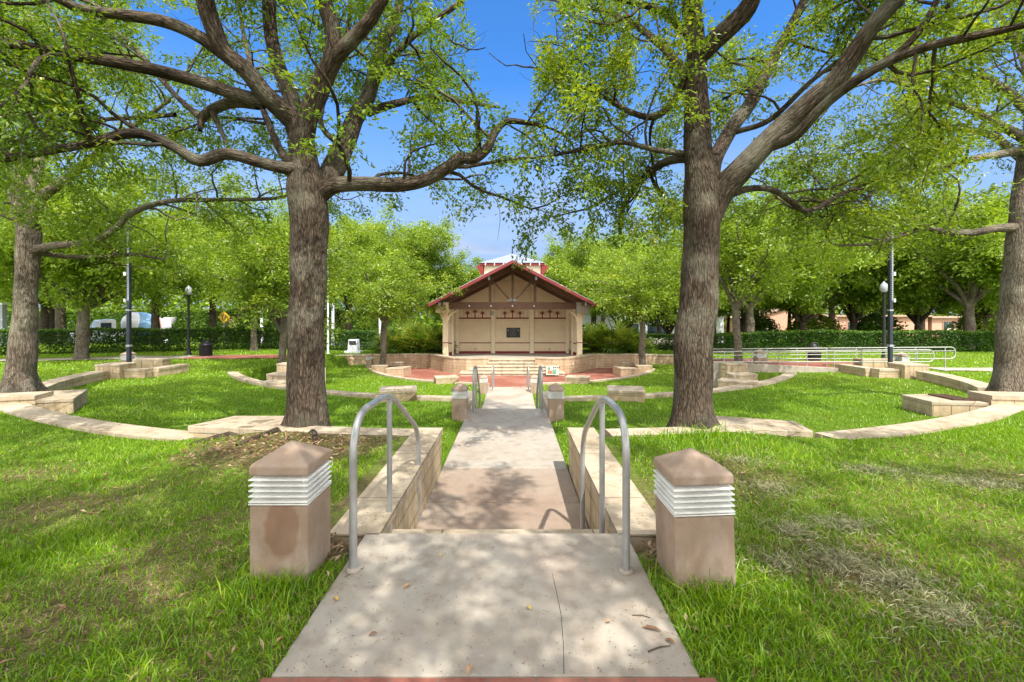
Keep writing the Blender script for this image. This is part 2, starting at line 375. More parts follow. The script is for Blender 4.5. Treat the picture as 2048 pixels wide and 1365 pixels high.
# --- walks
mb=MB(); mb.box((PC-.015,(1.862+3.08)/2,-.06),(1.78,3.08-1.862,.12)); tag(mb.build('concrete_path',M['concrete'],bevel=.008),kind='structure')
mb=MB(); ys=[3.81,4.89,5.97,7.2,8.46,9.74]
for k,(a,b) in enumerate(zip(ys[:-1],ys[1:])): mb.box((PC,(a+b)/2,-.61),(1.66,b-a-.012,.12),mi=1 if k<2 else 0)
tag(mb.build('concrete_path',[M['concrete'],M['concrete_brown']],bevel=.006),kind='structure')
mb=MB(); ys=[11.2,12.9,14.6,16.25,17.9]
for a,b in zip(ys[:-1],ys[1:]): mb.box((PC,(a+b)/2,-1.47),(1.66,b-a-.012,.12))
tag(mb.build('concrete_path',M['concrete'],bevel=.006),kind='structure')
# brick walk under the camera
mb=MB(); mb.box((PC-.0,-.6,-.02),(1.86,4.9,.05)); tag(mb.build('brick_path',M['brick'],bevel=.003),kind='structure')
# plaza
mb=MB(); n=60; pts=[]
for k in range(n+1):
    a=math.radians(180+180*k/n); x=R3*math.cos(a); y=C3+R3*math.sin(a); pts.append((x,min(y,wally(abs(x))+.1)))
top=[(x,float(wally(abs(x)))+.15) for x in np.linspace(R3,-R3,40)]
mb.add([(x,y,-1.70) for x,y in pts+top],[tuple(range(len(pts)+len(top)))])
tag(mb.build('brick_plaza',M['brick']),kind='structure')
# side walks on left and right, and the street
def strip(name,pts,w,mat,dz=.03):
    mb=MB(); vs=[]; n=len(pts)
    for k,(x,y) in enumerate(pts):
        t=Vector(pts[min(k+1,n-1)])-Vector(pts[max(k-1,0)]); t.normalize(); nn=Vector((-t.y,t.x))
        for s_ in (-1,1):
            q=Vector((x,y))+nn*w/2*s_; vs.append((q.x,q.y,float(gz(q.x,q.y))+dz))
    mb.add(vs,[(2*k+1,2*k,2*k+2,2*k+3) for k in range(n-1)]); return tag(mb.build(name,mat),kind='structure')
def dens(pts,step=.4):
    out=[]
    for a,b in zip(pts[:-1],pts[1:]):
        k=max(1,int(math.dist(a,b)/step)); out+=[(a[0]+(b[0]-a[0])*j/k,a[1]+(b[1]-a[1])*j/k) for j in range(k)]
    return out+[pts[-1]]
strip('footpath',dens([(-40,17.5),(-24,19.2),(-19,20.6),(-15.2,21.3)]),1.3,M['concrete'])
strip('brick_path',dens([(-15.2,21.3),(-12.5,21.5),(-9.8,21.7)]),1.9,M['brick'],.034)
strip('footpath',dens([(40,14.2),(22,15.9),(15.6,16.7)]),1.2,M['concrete'])
strip('brick_path',dens([(15.6,18.6),(12,18.8),(9.2,20.2)]),1.4,M['brick'],.034)
mb=MB(); mb.box((0,48,-1.93),(400,9,.06)); tag(mb.build('road',M['asphalt']),kind='structure')
mb=MB()
for k in range(-20,21): mb.box((k*4.0,48,-1.896),(1.6,.12,.004))
tag(mb.build('road_marking',M['yellow']),kind='structure')

# ------------------------------------------------------------------ masonry
def ribbon(poly, th, z0, z1, mb, over=0.0, closed_ends=True):
    """wall along a polyline (left side = +normal); z1/z0 may be lists"""
    n=len(poly); P2=[Vector(p) for p in poly]; z0=z0 if isinstance(z0,(list,tuple)) else [z0]*n; z1=z1 if isinstance(z1,(list,tuple)) else [z1]*n
    A=[];B=[];s=0;S=[]
    for k in range(n):
        t=(P2[min(k+1,n-1)]-P2[max(k-1,0)]).normalized(); nn=Vector((-t.y,t.x))
        A.append(P2[k]+nn*(th/2+over)); B.append(P2[k]-nn*(th/2+over))
        if k: s+=(P2[k]-P2[k-1]).length
        S.append(s)
    for side,flip in ((A,True),(B,False)):
        vs=[];uv=[]
        for k in range(n):
            vs+=[(side[k].x,side[k].y,z0[k]),(side[k].x,side[k].y,z1[k])]; uv+=[(S[k],z0[k],0),(S[k],z1[k],0)]
        fs=[(2*k,2*k+2,2*k+3,2*k+1) for k in range(n-1)]
        if flip: fs=[f[::-1] for f in fs]
        mb.add(vs,fs,0,uv)
    vs=[];uv=[]
    for k in range(n): vs+=[(A[k].x,A[k].y,z1[k]),(B[k].x,B[k].y,z1[k])]; uv+=[(S[k],.5,0),(S[k],.5+th,0)]
    mb.add(vs,[(2*k,2*k+1,2*k+3,2*k+2) for k in range(n-1)],0,uv)
    vs=[];
    for k in range(n): vs+=[(A[k].x,A[k].y,z0[k]),(B[k].x,B[k].y,z0[k])]
    mb.add(vs,[(2*k,2*k+2,2*k+3,2*k+1) for k in range(n-1)],0,uv)
    for k,fl in ((0,False),(n-1,True)):
        vs=[(A[k].x,A[k].y,z0[k]),(B[k].x,B[k].y,z0[k]),(B[k].x,B[k].y,z1[k]),(A[k].x,A[k].y,z1[k])]
        f=[(0,1,2,3)]
        if fl: f=[f[0][::-1]]
        mb.add(vs,f,0,[(0,z0[k],0),(th,z0[k],0),(th,z1[k],0),(0,z1[k],0)])
def wall_thing(name,label,cat,poly,th,z0,z1,group=None,mat='coral',capt=.07,over=.02,caps=True):
    m=len(poly)//2; c=poly[m]
    zt=z1 if not isinstance(z1,(list,tuple)) else z1[m]
    zb=z0 if not isinstance(z0,(list,tuple)) else z0[m]
    t=thing(name,label,cat,(c[0],c[1],zb),0,group)
    zz=[q-capt for q in z1] if isinstance(z1,(list,tuple)) else z1-capt
    mb=MB(); ribbon(poly,th,z0,zz,mb); mb.build('wall_body',M[mat],t)
    mb=MB(); ribbon(poly,th,zz,z1,mb,over); mb.build('cap',M['coral_cap'],t)
    return t
def block_thing(name,label,cat,quad,z0,z1,capt=.07,group=None,mat='coral',over=.015):
    c=np.mean(np.array(quad),0); t=thing(name,label,cat,(c[0],c[1],z0),0,group)
    def side(q,za,zb,m,nm,bv):
        mb=MB(); n=len(q); s=0
        ar=sum(q[i][0]*q[(i+1)%n][1]-q[(i+1)%n][0]*q[i][1] for i in range(n))
        if ar<0: q=q[::-1]
        for i in range(n):
            a,b=q[i],q[(i+1)%n]; L=math.dist(a,b)
            mb.add([(a[0],a[1],za),(b[0],b[1],za),(b[0],b[1],zb),(a[0],a[1],zb)],[(0,1,2,3)],0,[(s,za,0),(s+L,za,0),(s+L,zb,0),(s,zb,0)]); s+=L
        mb.add([(p[0],p[1],zb) for p in q],[tuple(range(n))],0,[(p[0]*.3,.4+.01*i,0) for i,p in enumerate(q)])
        mb.add([(p[0],p[1],za) for p in q],[tuple(range(n))[::-1]],0,[(p[0]*.3,.4,0) for p in q])
        o=mb.build(nm,m,t)
        # weld so that the bevel rounds the arrises
        bm=bmesh.new(); bm.from_mesh(o.data); bmesh.ops.remove_doubles(bm,verts=bm.verts,dist=.0005); bm.to_mesh(o.data); bm.free()
        b=o.modifiers.new('Bevel','BEVEL'); b.width=bv; b.segments=2
    side(quad,z0,z1-capt,M[mat],'block_body',.006)
    cc=np.mean(np.array(quad),0); big=[tuple(cc+(np.array(p)-cc)*(1+over/max(.05,np.linalg.norm(np.array(p)-cc)))) for p in quad]
    side(big,z1-capt,z1,M['coral_cap'],'cap',.012)
    return t
def arc(cx,cy,r,a0,a1,n): return [(cx+r*math.cos(math.radians(a0+(a1-a0)*k/n)), cy+r*math.sin(math.radians(a0+(a1-a0)*k/n))) for k in range(n+1)]
def rect(cx,cy,w,d,rz=0):
    c,s=math.cos(rz),math.sin(rz); return [(cx+x*c-y*s, cy+x*s+y*c) for x,y in ((-w/2,-d/2),(w/2,-d/2),(w/2,d/2),(-w/2,d/2))]
def ang(x,y,cy=CY): return math.degrees(math.atan2(y-cy,x))

# walls flanking the first steps
wall_thing('stone_wall','cream coral-stone wall beside the near steps, left of the path','wall',[(-1.08,3.06),(-1.08,4.0),(-1.08,5.0),(-1.085,5.93)],.31,-.75,.0)
wall_thing('stone_wall','cream coral-stone wall beside the near steps, right of the path','wall',[(.90,3.06),(.90,4.0),(.90,5.0),(.905,5.93)],.31,-.75,.0)
# kerb 1 (top terrace)
def kerb(label,poly,z1,th,z0,group=None):
    mb=MB(); ribbon(poly,th,z0,z1,mb); o=mb.build('stone_kerb',M['coral_cap']); tag(o,label,'kerb',group); return o
for sgn,sd in ((-1,'left'),(1,'right')):
    a0=ang(sgn*1.24,CY-math.sqrt(17.1**2-1.24**2)); a1=ang(sgn*3.35,CY-math.sqrt(17.1**2-3.35**2))
    kerb('straight-looking pale stone kerb between the near %s path wall and the slab by the trunk'%sd, arc(0,CY,17.0,a0,a1,10), -.012 , .34, -.6)
    a0=ang(sgn*4.3,CY-math.sqrt(17.1**2-4.3**2)); a1=ang(sgn*9.55,CY-math.sqrt(17.1**2-9.55**2))
    if sgn<0: a0,a1=-180-(a0+180)+0, a1
    a0=ang(sgn*4.3,CY-math.sqrt(17.1**2-4.3**2))
    kerb('long curved pale stone kerb sweeping across the near lawn on the %s'%sd, arc(0,CY,17.12,a0,a1,30), -.17, .40, -.6)
block_thing('stone_slab','flat pale stone slab half sunk in the grass left of the dark trunk','slab',[(-4.42,6.15),(-3.2,5.98),(-2.95,6.75),(-4.15,6.75)],-.5,-.03,.1)
block_thing('stone_slab','flat pale stone slab half sunk in the grass right of the forked trunk','slab',[(2.72,6.1),(4.0,6.0),(4.1,6.55),(3.1,6.9),(2.75,6.8)],-.5,-.06,.1)
# planters of the outer trees
wall_thing('stone_wall','low coral-stone seat wall in front of the left planter tree','wall',[(-13.0,8.35),(-11.2,8.4),(-9.9,8.52),(-9.12,8.78)],.52,-.9,-.05)
block_thing('stone_block','coral-stone corner seat beside the soil pocket of the left planter','bench',[(-9.1,8.55),(-8.5,8.72),(-9.25,9.8),(-9.8,9.6),(-9.4,9.1)],-.9,-.14)
wall_thing('stone_wall','low coral-stone seat wall in front of the right planter tree','wall',[(13.0,8.4),(11.0,8.4),(10.2,8.42),(8.95,8.62)],.52,-.9,-.02)
block_thing('stone_block','broken coral-stone corner seat beside the right planter','bench',[(8.9,8.4),(7.95,8.52),(8.02,9.25),(8.85,9.35)],-.9,-.16)
mb=MB(); mb.prism([(8.45,8.62),(8.86,8.55),(8.84,9.2),(8.5,9.2)],-.3,-.135); tag(mb.build('soil_pocket',M['mulch']),kind='structure')
mb=MB(); mb.prism([(-9.5,8.95),(-9.25,8.9),(-9.5,9.3),(-9.75,9.35)],-.3,-.115); tag(mb.build('soil_pocket',M['mulch']),kind='structure')
# long seat walls following the terrace edge
for sgn,sd in ((-1,'left'),(1,'right')):
    pts=[(sgn*11.6,10.9),(sgn*12.1,11.7),(sgn*12.55,12.7),(sgn*12.85,13.6),(sgn*12.95,14.15)]
    wall_thing('stone_wall','long curved coral-stone seat wall running to the %s lamp pole'%sd,'wall',pts if sgn<0 else pts[::-1],.42,-1.0,[-.30]*5)
    wall_thing('stone_wall','short coral-stone return wall behind the %s planter trunk'%sd,'wall',[(sgn*11.9,10.7),(sgn*12.6,10.45)] if sgn<0 else [(sgn*12.6,10.45),(sgn*11.9,10.7)],.34,-1.0,-.31)
    block_thing('stone_pillar','square coral-stone pillar at the foot of the %s lamp pole'%sd,'pillar',rect(sgn*12.86,14.62,.78,.66),-1.0,-.11)
    wall_thing('stone_wall','low coral-stone front wall of the %s lamp pole seat'%sd,'wall',[(sgn*12.46,14.6),(sgn*11.78,14.6)] if sgn<0 else [(sgn*11.78,14.6),(sgn*12.46,14.6)],.32,-1.0,-.28)
    wall_thing('stone_wall','low coral-stone side wall of the %s lamp pole seat'%sd,'wall',[(sgn*11.77,14.78),(sgn*11.72,16.1)] if sgn<0 else [(sgn*11.77,14.78),(sgn*11.72,16.1)],.32,-1.0,-.285)
    block_thing('stone_block','coral-stone back block of the %s lamp pole seat'%sd,'block',rect(sgn*13.05,16.25,1.15,.4),-1.0,-.12)
# kerb 2 with its benches
for sgn,sd in ((-1,'left'),(1,'right')):
    def A2(x): return ang(sgn*x,CY-math.sqrt(12.0**2-x*x))
    kerb('stone kerb piece between the second %s bollard and the square stone seat'%sd, arc(0,CY,12.02,A2(1.2),A2(2.3),8),-.49,.3,-1.6)
    kerb('long curved stone kerb of the middle terrace on the %s'%sd, arc(0,CY,12.02,A2(3.2),ang(sgn*9.6,15.6),26),-.50,.3,-1.6)
    block_thing('stone_bench','square pale stone seat on the middle kerb, %s of the path'%sd,'bench',rect(sgn*2.78,11.02,.86,.78,-sgn*.22),-1.2,-.32)
    block_thing('stone_block','flat stone block lying nearest on the %s end of the middle kerb'%sd,'block',rect(sgn*6.55,13.05,.95,.55,-sgn*.65),-1.4,-.42)
    block_thing('stone_block','wedge of stone stacked behind the flat block on the %s middle kerb'%sd,'block',[(sgn*6.9,14.0),(sgn*7.75,14.2),(sgn*7.7,14.7),(sgn*6.95,14.6)],-1.4,-.40)
    block_thing('stone_pillar','square coral-stone pillar in front of the slim %s lawn tree'%sd,'pillar',rect(sgn*7.75,15.75,.72,.5),-1.4,-.22)
    kerb('low stone rim of the planting bed of the slim %s lawn tree'%sd,[(sgn*6.9,16.6),(sgn*7.5,16.2),(sgn*8.3,16.15)] if sgn<0 else [(sgn*8.3,16.15),(sgn*7.5,16.2),(sgn*6.9,16.6)],-.48,.25,-1.6)
    # walls flanking the second flight
    wall_thing('stone_wall','pale stone cheek wall of the middle steps, %s side'%sd,'wall',[(PC+sgn*.99,9.45),(PC+sgn*.99,10.5),(PC+sgn*.99,11.6)],.26,-1.7,-.50)
    wall_thing('stone_wall','pale stone cheek wall of the last steps, %s side'%sd,'wall',[(PC+sgn*.97,17.7),(PC+sgn*.97,18.2),(PC+sgn*.97,18.75)],.24,-1.9,-1.38)
# kerb 3 around the plaza
for sgn,sd in ((-1,'left'),(1,'right')):
    def A3(x): return math.degrees(math.atan2(-math.sqrt(R3**2-x*x),sgn*x))
    kerb('thin pale kerb between the last steps and the white stone seat on the %s'%sd, arc(0,C3,R3+.02,A3(1.1),A3(2.35),8),-1.37,.26,-2.0)
    kerb('thin pale kerb curving round the brick plaza on the %s'%sd, arc(0,C3,R3+.02,A3(3.25),A3(7.4),24),-1.37,.26,-2.0)
    block_thing('stone_bench','white-topped stone seat at the %s edge of the brick plaza'%sd,'bench',rect(sgn*2.8,19.15,.95,.7,-sgn*.3),-1.9,-1.16)
    block_thing('stone_block','stone block of the planter beside the %s plaza tree, nearest the lawn'%sd,'block',rect(sgn*6.75,23.0,.75,.35),-1.9,-1.13,mat='coral_plaza')
    block_thing('stone_block','low stone seat jutting from the %s plaza planter onto the bricks'%sd,'block',[(sgn*6.4,22.75),(sgn*5.55,23.0),(sgn*5.35,23.9),(sgn*5.75,23.95),(sgn*6.4,23.3)],-1.9,-1.28,mat='coral_plaza')
    block_thing('stone_block','small stone block behind the trunk of the %s plaza tree'%sd,'block',rect(sgn*6.3,24.6,.7,.4),-1.9,-1.14,mat='coral_plaza')
    mb=MB(); mb.prism([(sgn*5.7,23.3),(sgn*7.0,23.2),(sgn*7.0,24.5),(sgn*5.7,24.5)],-1.76,-1.32); tag(mb.build('soil_pocket',M['mulch']),kind='structure')
# stage apron walls
for sgn,sd in ((-1,'left'),(1,'right')):
    base=[(1.32,24.42),(1.8,24.2),(2.4,24.1),(3.05,24.4),(3.6,24.9),(4.15,25.75),(4.7,26.5)]
    wall_thing('stage_wall','curved coral-stone apron wall bulging forward on the %s of the stage steps'%sd,'wall',[(sgn*x,y) for x,y in (base if sgn>0 else base[::-1])],.4,-2.0,-.85,mat='coral_plaza')
    base=[(4.86,26.62),(5.8,26.75),(6.8,26.75),(8.5,26.3),(10.2,25.7),(12.5,24.6)]
    wall_thing('stage_wall','straight coral-stone retaining wall behind the %s plaza tree'%sd,'wall',[(sgn*x,y) for x,y in (base if sgn>0 else base[::-1])],.4,-2.0,-.87,mat='coral_plaza')
# ------------------------------------------------------------------ steps
def steps(label,x0,x1,y0,z0,dz,n,tread,mat,widths=None):
    t=thing('steps',label,'steps',((x0+x1)/2,y0,z0-dz*n))
    for k in range(n):
        w=(x0,x1) if widths is None else widths[k]
        mb=MB(); z=z0-dz*(k+1)
        mb.box(((w[0]+w[1])/2, y0+tread*(k+.5)+.0, z-.15),(w[1]-w[0],tread-.004,.3)); mb.build('step',M[mat],t,bevel=.008)
    return t
t=thing('steps','limestone steps at the near end of the path, just past the concrete pad','steps',(PC,3.085,-.55))
for y0,y1,z in ((3.085,3.475,-.16),(3.478,3.80,-.355)):
    mb=MB(); mb.box((PC,(y0+y1)/2,z-.2),(1.66,y1-y0,.4)); mb.build('step',M['coral_cap'],t,bevel=.008)
steps('limestone steps dropping away from the path between the second pair of bollards',PC-.82,PC+.82,9.75,-.55,.143,5,.29,'coral_cap')
steps('short limestone steps from the path down to the brick plaza',PC-.82,PC+.82,17.91,-1.41,.145,1,.35,'coral_cap')
t=thing('steps','broad pale stone steps climbing to the bandshell stage','steps',(0,23.9,-1.70))
wd=[2.72,2.25,1.9,1.6,1.34]
for k in range(5):
    mb=MB(); z=-1.70+.14*(k+1); y=23.2+.33*k; mb.box((.02,y+.6,z-.12 -.05),(wd[k]*2,1.2-.003*k,.24)); mb.box((.02,y+.585,z-.02),(wd[k]*2+.02,1.23,.05)); mb.build('step',M['coral_cap'],t,bevel=.01)

# ------------------------------------------------------------------ handrails
def fillet(pts, r, n=6):
    out=[Vector(pts[0])]
    for a,b,c in zip(pts[:-2],pts[1:-1],pts[2:]):
        a,b,c=Vector(a),Vector(b),Vector(c); u=(a-b).normalized(); w=(c-b).normalized()
        k=min(r,(a-b).length*.49,(c-b).length*.49); p,q=b+u*k,b+w*k
        for j in range(n+1):
            t=j/n; out.append(p*(1-t)**2+b*2*t*(1-t)+q*t*t)
    out.append(Vector(pts[-1])); return out
def handrail(label,x,y,zt,zb,run=1.84,mid=.80,group='handrails along the path steps',r=.0225,hh=.90):
    t=thing('handrail',label,'handrail',(x,y,zt),0,group)
    mb=MB(); mb.tube(fillet([(x,y,zt-.02),(x,y,zt+hh),(x,y+mid-.02,zt+hh),(x,y+run,zb+hh),(x,y+run,zb-.02)],.26,10),r,14); mb.build('rail',M['pipe'],t)
    mb=MB(); zm=zt-.18; mb.tube([(x,y+mid-.02,zm),(x,y+mid-.02,zt+hh-.03)],r*.92,12); mb.build('post',M['pipe'],t)
    mb=MB(); mb.lathe([(.043,0),(.043,.012),(.03,.016)],(x,y,zt+.002),16); mb.build('base_ring',M['concrete'],t)
handrail('large grey pipe handrail at the near steps, left side',-.928,2.63,0,-.55)
handrail('large grey pipe handrail at the near steps, right side',.665,2.62,0,-.55,1.62,.72)
handrail('grey pipe handrail of the middle steps, left side',-.80,9.35,-.55,-1.41,1.9,.7)
handrail('grey pipe handrail of the middle steps, right side',.62,9.35,-.55,-1.41,1.9,.7)
handrail('small far grey handrail by the brick plaza, left side',-.74,17.1,-1.41,-1.7,1.3,.5)
handrail('small far grey handrail by the brick plaza, right side',.63,17.1,-1.41,-1.7,1.3,.5)

# ------------------------------------------------------------------ bollard lights
def make_bollard():
    t=thing('bollard_light','x','bollard',(0,0,0),0,'bollard lights beside the paths')
    w=.325
    mb=MB(); mb.box((0,0,.20),(w,w,.52)); mb.build('post',M['precast'],t,bevel=.012,seg=3)
    mb=MB()
    zc=.625; v=[(-w/2-.003,-w/2-.003,zc),(w/2+.003,-w/2-.003,zc),(w/2+.003,w/2+.003,zc),(-w/2-.003,w/2+.003,zc)]
    v2=[(a,b,zc+.058) for a,b,_ in v]; mb.add(v+v2+[(0,0,.785)],[(3,2,1,0),(0,1,5,4),(1,2,6,5),(2,3,7,6),(3,0,4,7),(4,5,8),(5,6,8),(6,7,8),(7,4,8)])
    mb.build('cap',M['precast'],t,bevel=.012,seg=3)
    mb=MB(); mb.lathe([(.085,.462),(.085,.622)],(0,0,0),20); mb.build('lens',M['lens'],t)
    for k in range(6):
        z=.466+k*.0305; mb=MB(); o=w/2+.003; i_=.095; d=.018 if 0<k else 0.0
        vs=[]
        for rr,zz in ((o,z-d),(i_,z),(i_,z+.006),(o,z-d+.006)):
            vs+=[(-rr,-rr,zz),(rr,-rr,zz),(rr,rr,zz),(-rr,rr,zz)]
        fs=[]
        for a in range(4):
            b=(a+1)%4
            for j in range(4): fs.append((a*4+j,a*4+(j+1)%4,b*4+(j+1)%4,b*4+j))
        mb.add(vs,fs); mb.build('louvre',M['louvre'],t)
    for sx in (-1,1):
        for sy in (-1,1):
            mb=MB(); mb.tube([(sx*.125,sy*.125,.45),(sx*.125,sy*.125,.63)],.008,8); mb.build('rod',M['louvre'],t)
    return t
b0=make_bollard()
spots=[((-1.30,2.665,-.03),.0,'large brown bollard light with a dark damp stain in the left foreground'),
 ((1.045,2.58,-.05),.02,'large brown bollard light leaning slightly in the right foreground'),
 ((-1.03,8.95,-.58),0,'brown bollard light at the middle steps, left of the path'),
 ((.87,8.95,-.58),0,'brown bollard light at the middle steps, right of the path'),
 ((-1.05,16.7,-1.44),0,'small far bollard light before the brick plaza, left of the path'),
 ((.83,16.7,-1.44),0,'small far bollard light before the brick plaza, right of the path'),
 ((-13.9,16.3,-.62),.2,'pale bollard light behind the left lamp pole'),
 ((14.1,16.3,-.66),.2,'pale tan bollard light behind the right lamp pole'),
 ((-7.75,24.5,-1.43),0,'bollard light against the retaining wall beside the left plaza tree'),
 ((9.3,16.9,-.6),0,'bollard light in front of the ramp railing beside the slim right lawn tree')]
for k,(l,rz,lab) in enumerate(spots):
    b=b0 if k==0 else copy_tree(b0)
    b.location=l; b.rotation_euler=(0,math.radians(-1.6) if k==1 else 0,rz); b['label']=lab
    if k==9:
        for ch in b0.children:
            if ch.name=='post' or ch.name.startswith('post.'): ch.data=ch.data.copy(); ch.data.materials[0]=M['precast_stain']; break
    if k in (2,3): b.scale=(.92,.92,.9)
    if k in (4,5): b.scale=(.85,.85,.88)

# ------------------------------------------------------------------ bandshell
BX=.03
t=thing('bandshell','cream bandshell with dark red gabled roof and palm frieze at the end of the path','bandshell',(BX,27,-1.0))
SL=.52; YF,YB=24.0,32.0; AP=4.40; HS=4.47
mb=MB(); mb.prism([(-4.4+BX,26.2),(4.4+BX,26.2),(4.4+BX,29),(-4.4+BX,29)],-1.9,-1.0)
mb.prism([(-1.3,24.55),(1.34,24.55),(3.5,25.1),(4.55,26.6),(4.55,26.19),(-4.55,26.19),(-4.55,26.6),(-3.5,25.1)],-1.9,-1.004); mb.build('stage_floor',M['stage'],t)
# roof: two slopes with fascia
for s in (-1,1):
    mb=MB(); a=(BX,AP); b=(BX+s*HS,AP-SL*HS); th=.09
    mb.prism_y([a,b,(b[0],b[1]-th),(a[0],a[1]-th)],YF,YB); mb.build('roof_slope',M['roof_grey'],t)
    mb=MB(); mb.prism_y([(a[0],a[1]-th-.003),(b[0]-s*.02,b[1]-th-.003+.01),(b[0]-s*.02,b[1]-th-.07),(a[0],a[1]-th-.08)],YF+.06,YB-.05); mb.build('soffit',M['soffit'],t)
    mb=MB(); a2=(BX,AP-.035); b2=(BX+s*(HS+.03),AP-.035-SL*(HS+.03))
    mb.prism_y([a2,b2,(b2[0],b2[1]-.17),(a2[0],a2[1]-.17)],YF-.045,YF-.003); mb.build('fascia',M['red'],t)
    mb=MB(); mb.box((b[0]+s*.02,(YF+YB)/2,b[1]-.11),(.05,YB-YF,.2)); mb.build('eave_board',M['red'],t)
    # exposed rafters behind the fascia
    for y in (25.35,28.0):
        mb=MB(); mb.bar((BX+s*.05,y,AP-.33),(BX+s*(HS-.45),y,AP-.33-SL*(HS-.5)),.14,.22); mb.build('rafter',M['timber'],t)
# purlins running back, pale ends showing under the verge
for x,dz in ((0,.30),(-1.28,.30),(1.28,.30),(-3.95,.30),(3.95,.30)):
    zz=AP-SL*abs(x)-dz
    mb=MB(); mb.box((BX+x,26.4,zz),(.13,4.2,.2)); mb.build('purlin',M['timber'],t)
    mb=MB(); mb.box((BX+x,24.285,zz),(.11,.03,.2)); mb.build('purlin_end',M['grey_strip'],t)
# truss
YT=25.62
mb=MB(); mb.box((BX,YT,1.955),(7.3,.24,.40)); bm_=mb.build('tie_beam',M['timber'],t,bevel=.01)
for x in (-2.45,-1.22,0,1.22):
    mb=MB(); mb.lathe([(.035,0),(.045,.04),(.03,.09)],(BX+x,YT-.16,1.90),10); mb.build('spotlight',M['white'],t)
mb=MB(); mb.box((BX,YT,3.06),(.14,.16,1.8)); mb.build('king_post',M['timber'],t)
for s in (-1,1):
    mb=MB(); mb.box((BX+s*1.28,YT,2.80),(.13,.16,1.28)); mb.build('truss_post',M['timber'],t)
    mb=MB(); mb.bar((BX+s*.10,YT,2.2),(BX+s*1.16,YT,3.42),.12,.11); mb.build('truss_brace',M['timber'],t)
    for k in range(3):
        mb=MB(); mb.bar((BX+s*.02,YT-.09,2.17),(BX+s*(.08+.1*k),YT-.09,2.36-.03*k),.02,.05); mb.build('gusset',M['grey_strip'],t)
    # columns with capitals and brackets
    cx=BX+s*3.86
    mb=MB(); mb.box((cx,26.0,.3),(.30,.34,2.6)); 
    for q in (-.09,.0,.09): mb.box((cx+q,25.822,.3),(.02,.02,2.58))
    mb.build('column',M['cream_trim'],t,bevel=.012)
    mb=MB(); mb.box((cx,26.0,-.16),(.33,.37,.06)); mb.build('column_band',M['maroon'],t)
    mb=MB(); mb.box((cx+s*.12,25.6,1.83),(.72,.75,.54)); mb.box((cx+s*.12,25.6,2.125),(.80,.83,.05)); mb.build('capital',M['cream_trim' if s<0 else 'stage'],t,bevel=.01)  # lit look of the left capital put into its lighter colour
    for s2,L in ((-s,.42),(s,.25)):
        mb=MB(); pts=[(cx+s2*.14,25.9,1.12),(cx+s2*(.16+.03),25.9,1.32),(cx+s2*(.18+L*.45),25.9,1.55),(cx+s2*(.2+L),25.9,1.66)]
        mb.tube([tuple(p) for p in pts],[.05,.055,.055,.05],8); mb.build('bracket',M['cream_trim'],t)
# back wall with gable
YW=28.4; wl=3.62
def under(x): return AP-.19-SL*abs(x)
mb=MB(); mb.prism_y([(BX-wl,-1.0),(BX+wl,-1.0),(BX+wl,under(wl)),(BX,under(0)),(BX-wl,under(wl))],YW,YW+.3); mb.build('back_wall',M['cream'],t)
for s in (-1,1):   # splayed side walls
    mb=MB(); mb.prism([(BX+s*3.80,26.25),(BX+s*4.02,26.25),(BX+s*3.95,28.7),(BX+s*3.615,28.7),(BX+s*3.60,28.42)],-1.0,under(3.95)-.02); mb.build('side_wall',M['cream_trim'],t)
    mb=MB(); mb.prism([(BX+s*3.775,26.24),(BX+s*3.80,26.24),(BX+s*3.60,28.40),(BX+s*3.57,28.38)],-.99,-.80); mb.build('baseboard',M['maroon'],t)
    mb=MB(); mb.prism([(BX+s*3.78,26.24),(BX+s*3.80,26.24),(BX+s*3.60,28.40),(BX+s*3.575,28.38)],-.30,-.24); mb.build('wall_stripe',M['maroon'],t)
    mb=MB(); mb.box((BX+s*3.66,27.4,.6),(.16,.2,3.2),rz=s*.1); mb.build('pilaster',M['cream_trim'],t,bevel=.01)
# the gable panel seams
mb=MB()
for x in (-1.12,1.12): mb.box((BX+x,YW-.006,2.95),(.03,.02,1.3))
mb.box((BX,YW-.008,3.55),(2.3,.02,.025)); mb.build('panel_seams',M['batten'],t)
mb=MB(); mb.box((BX,YW-.015,-.93),(2*wl-.1,.03,.14)); mb.build('baseboard',M['maroon'],t)
mb=MB(); mb.box((BX,YW-.012,-.335),(2*wl-.1,.024,.05)); mb.build('wall_stripe',M['maroon'],t)
for x in (-1.22,1.22,-3.5,3.5):
    mb=MB(); mb.box((BX+x,YW-.06,.55),(.26,.12,3.08)); mb.box((BX+x,YW-.11,.55),(.12,.12,3.06)); mb.build('pilaster',M['cream_trim'],t,bevel=.008)
def palm_icon(cx,z0,h,w,y):
    mb=MB(); mb.prism_y([(cx-.035,z0),(cx+.035,z0),(cx+.028,z0+h*.6),(cx-.028,z0+h*.6)],y-.02,y)
    zc=z0+h*.58
    for a,L in ((90,.46),(52,.5),(128,.5),(14,.52),(166,.52),(-24,.46),(204,.46)):
        a=math.radians(a); L=L*h*.98 if h<.5 else L*h*.75; dx,dz=math.cos(a),math.sin(a)
        mb.prism_y([(cx-dz*.02,zc+dx*.02),(cx+dx*L*.45-dz*.022,zc+dz*L*.45+dx*.022),(cx+dx*L,zc+dz*L),(cx+dx*L*.45+dz*.022,zc+dz*L*.45-dx*.022),(cx+dz*.02,zc-dx*.02)],y-.02-.0007*(1+a),y)
    return mb
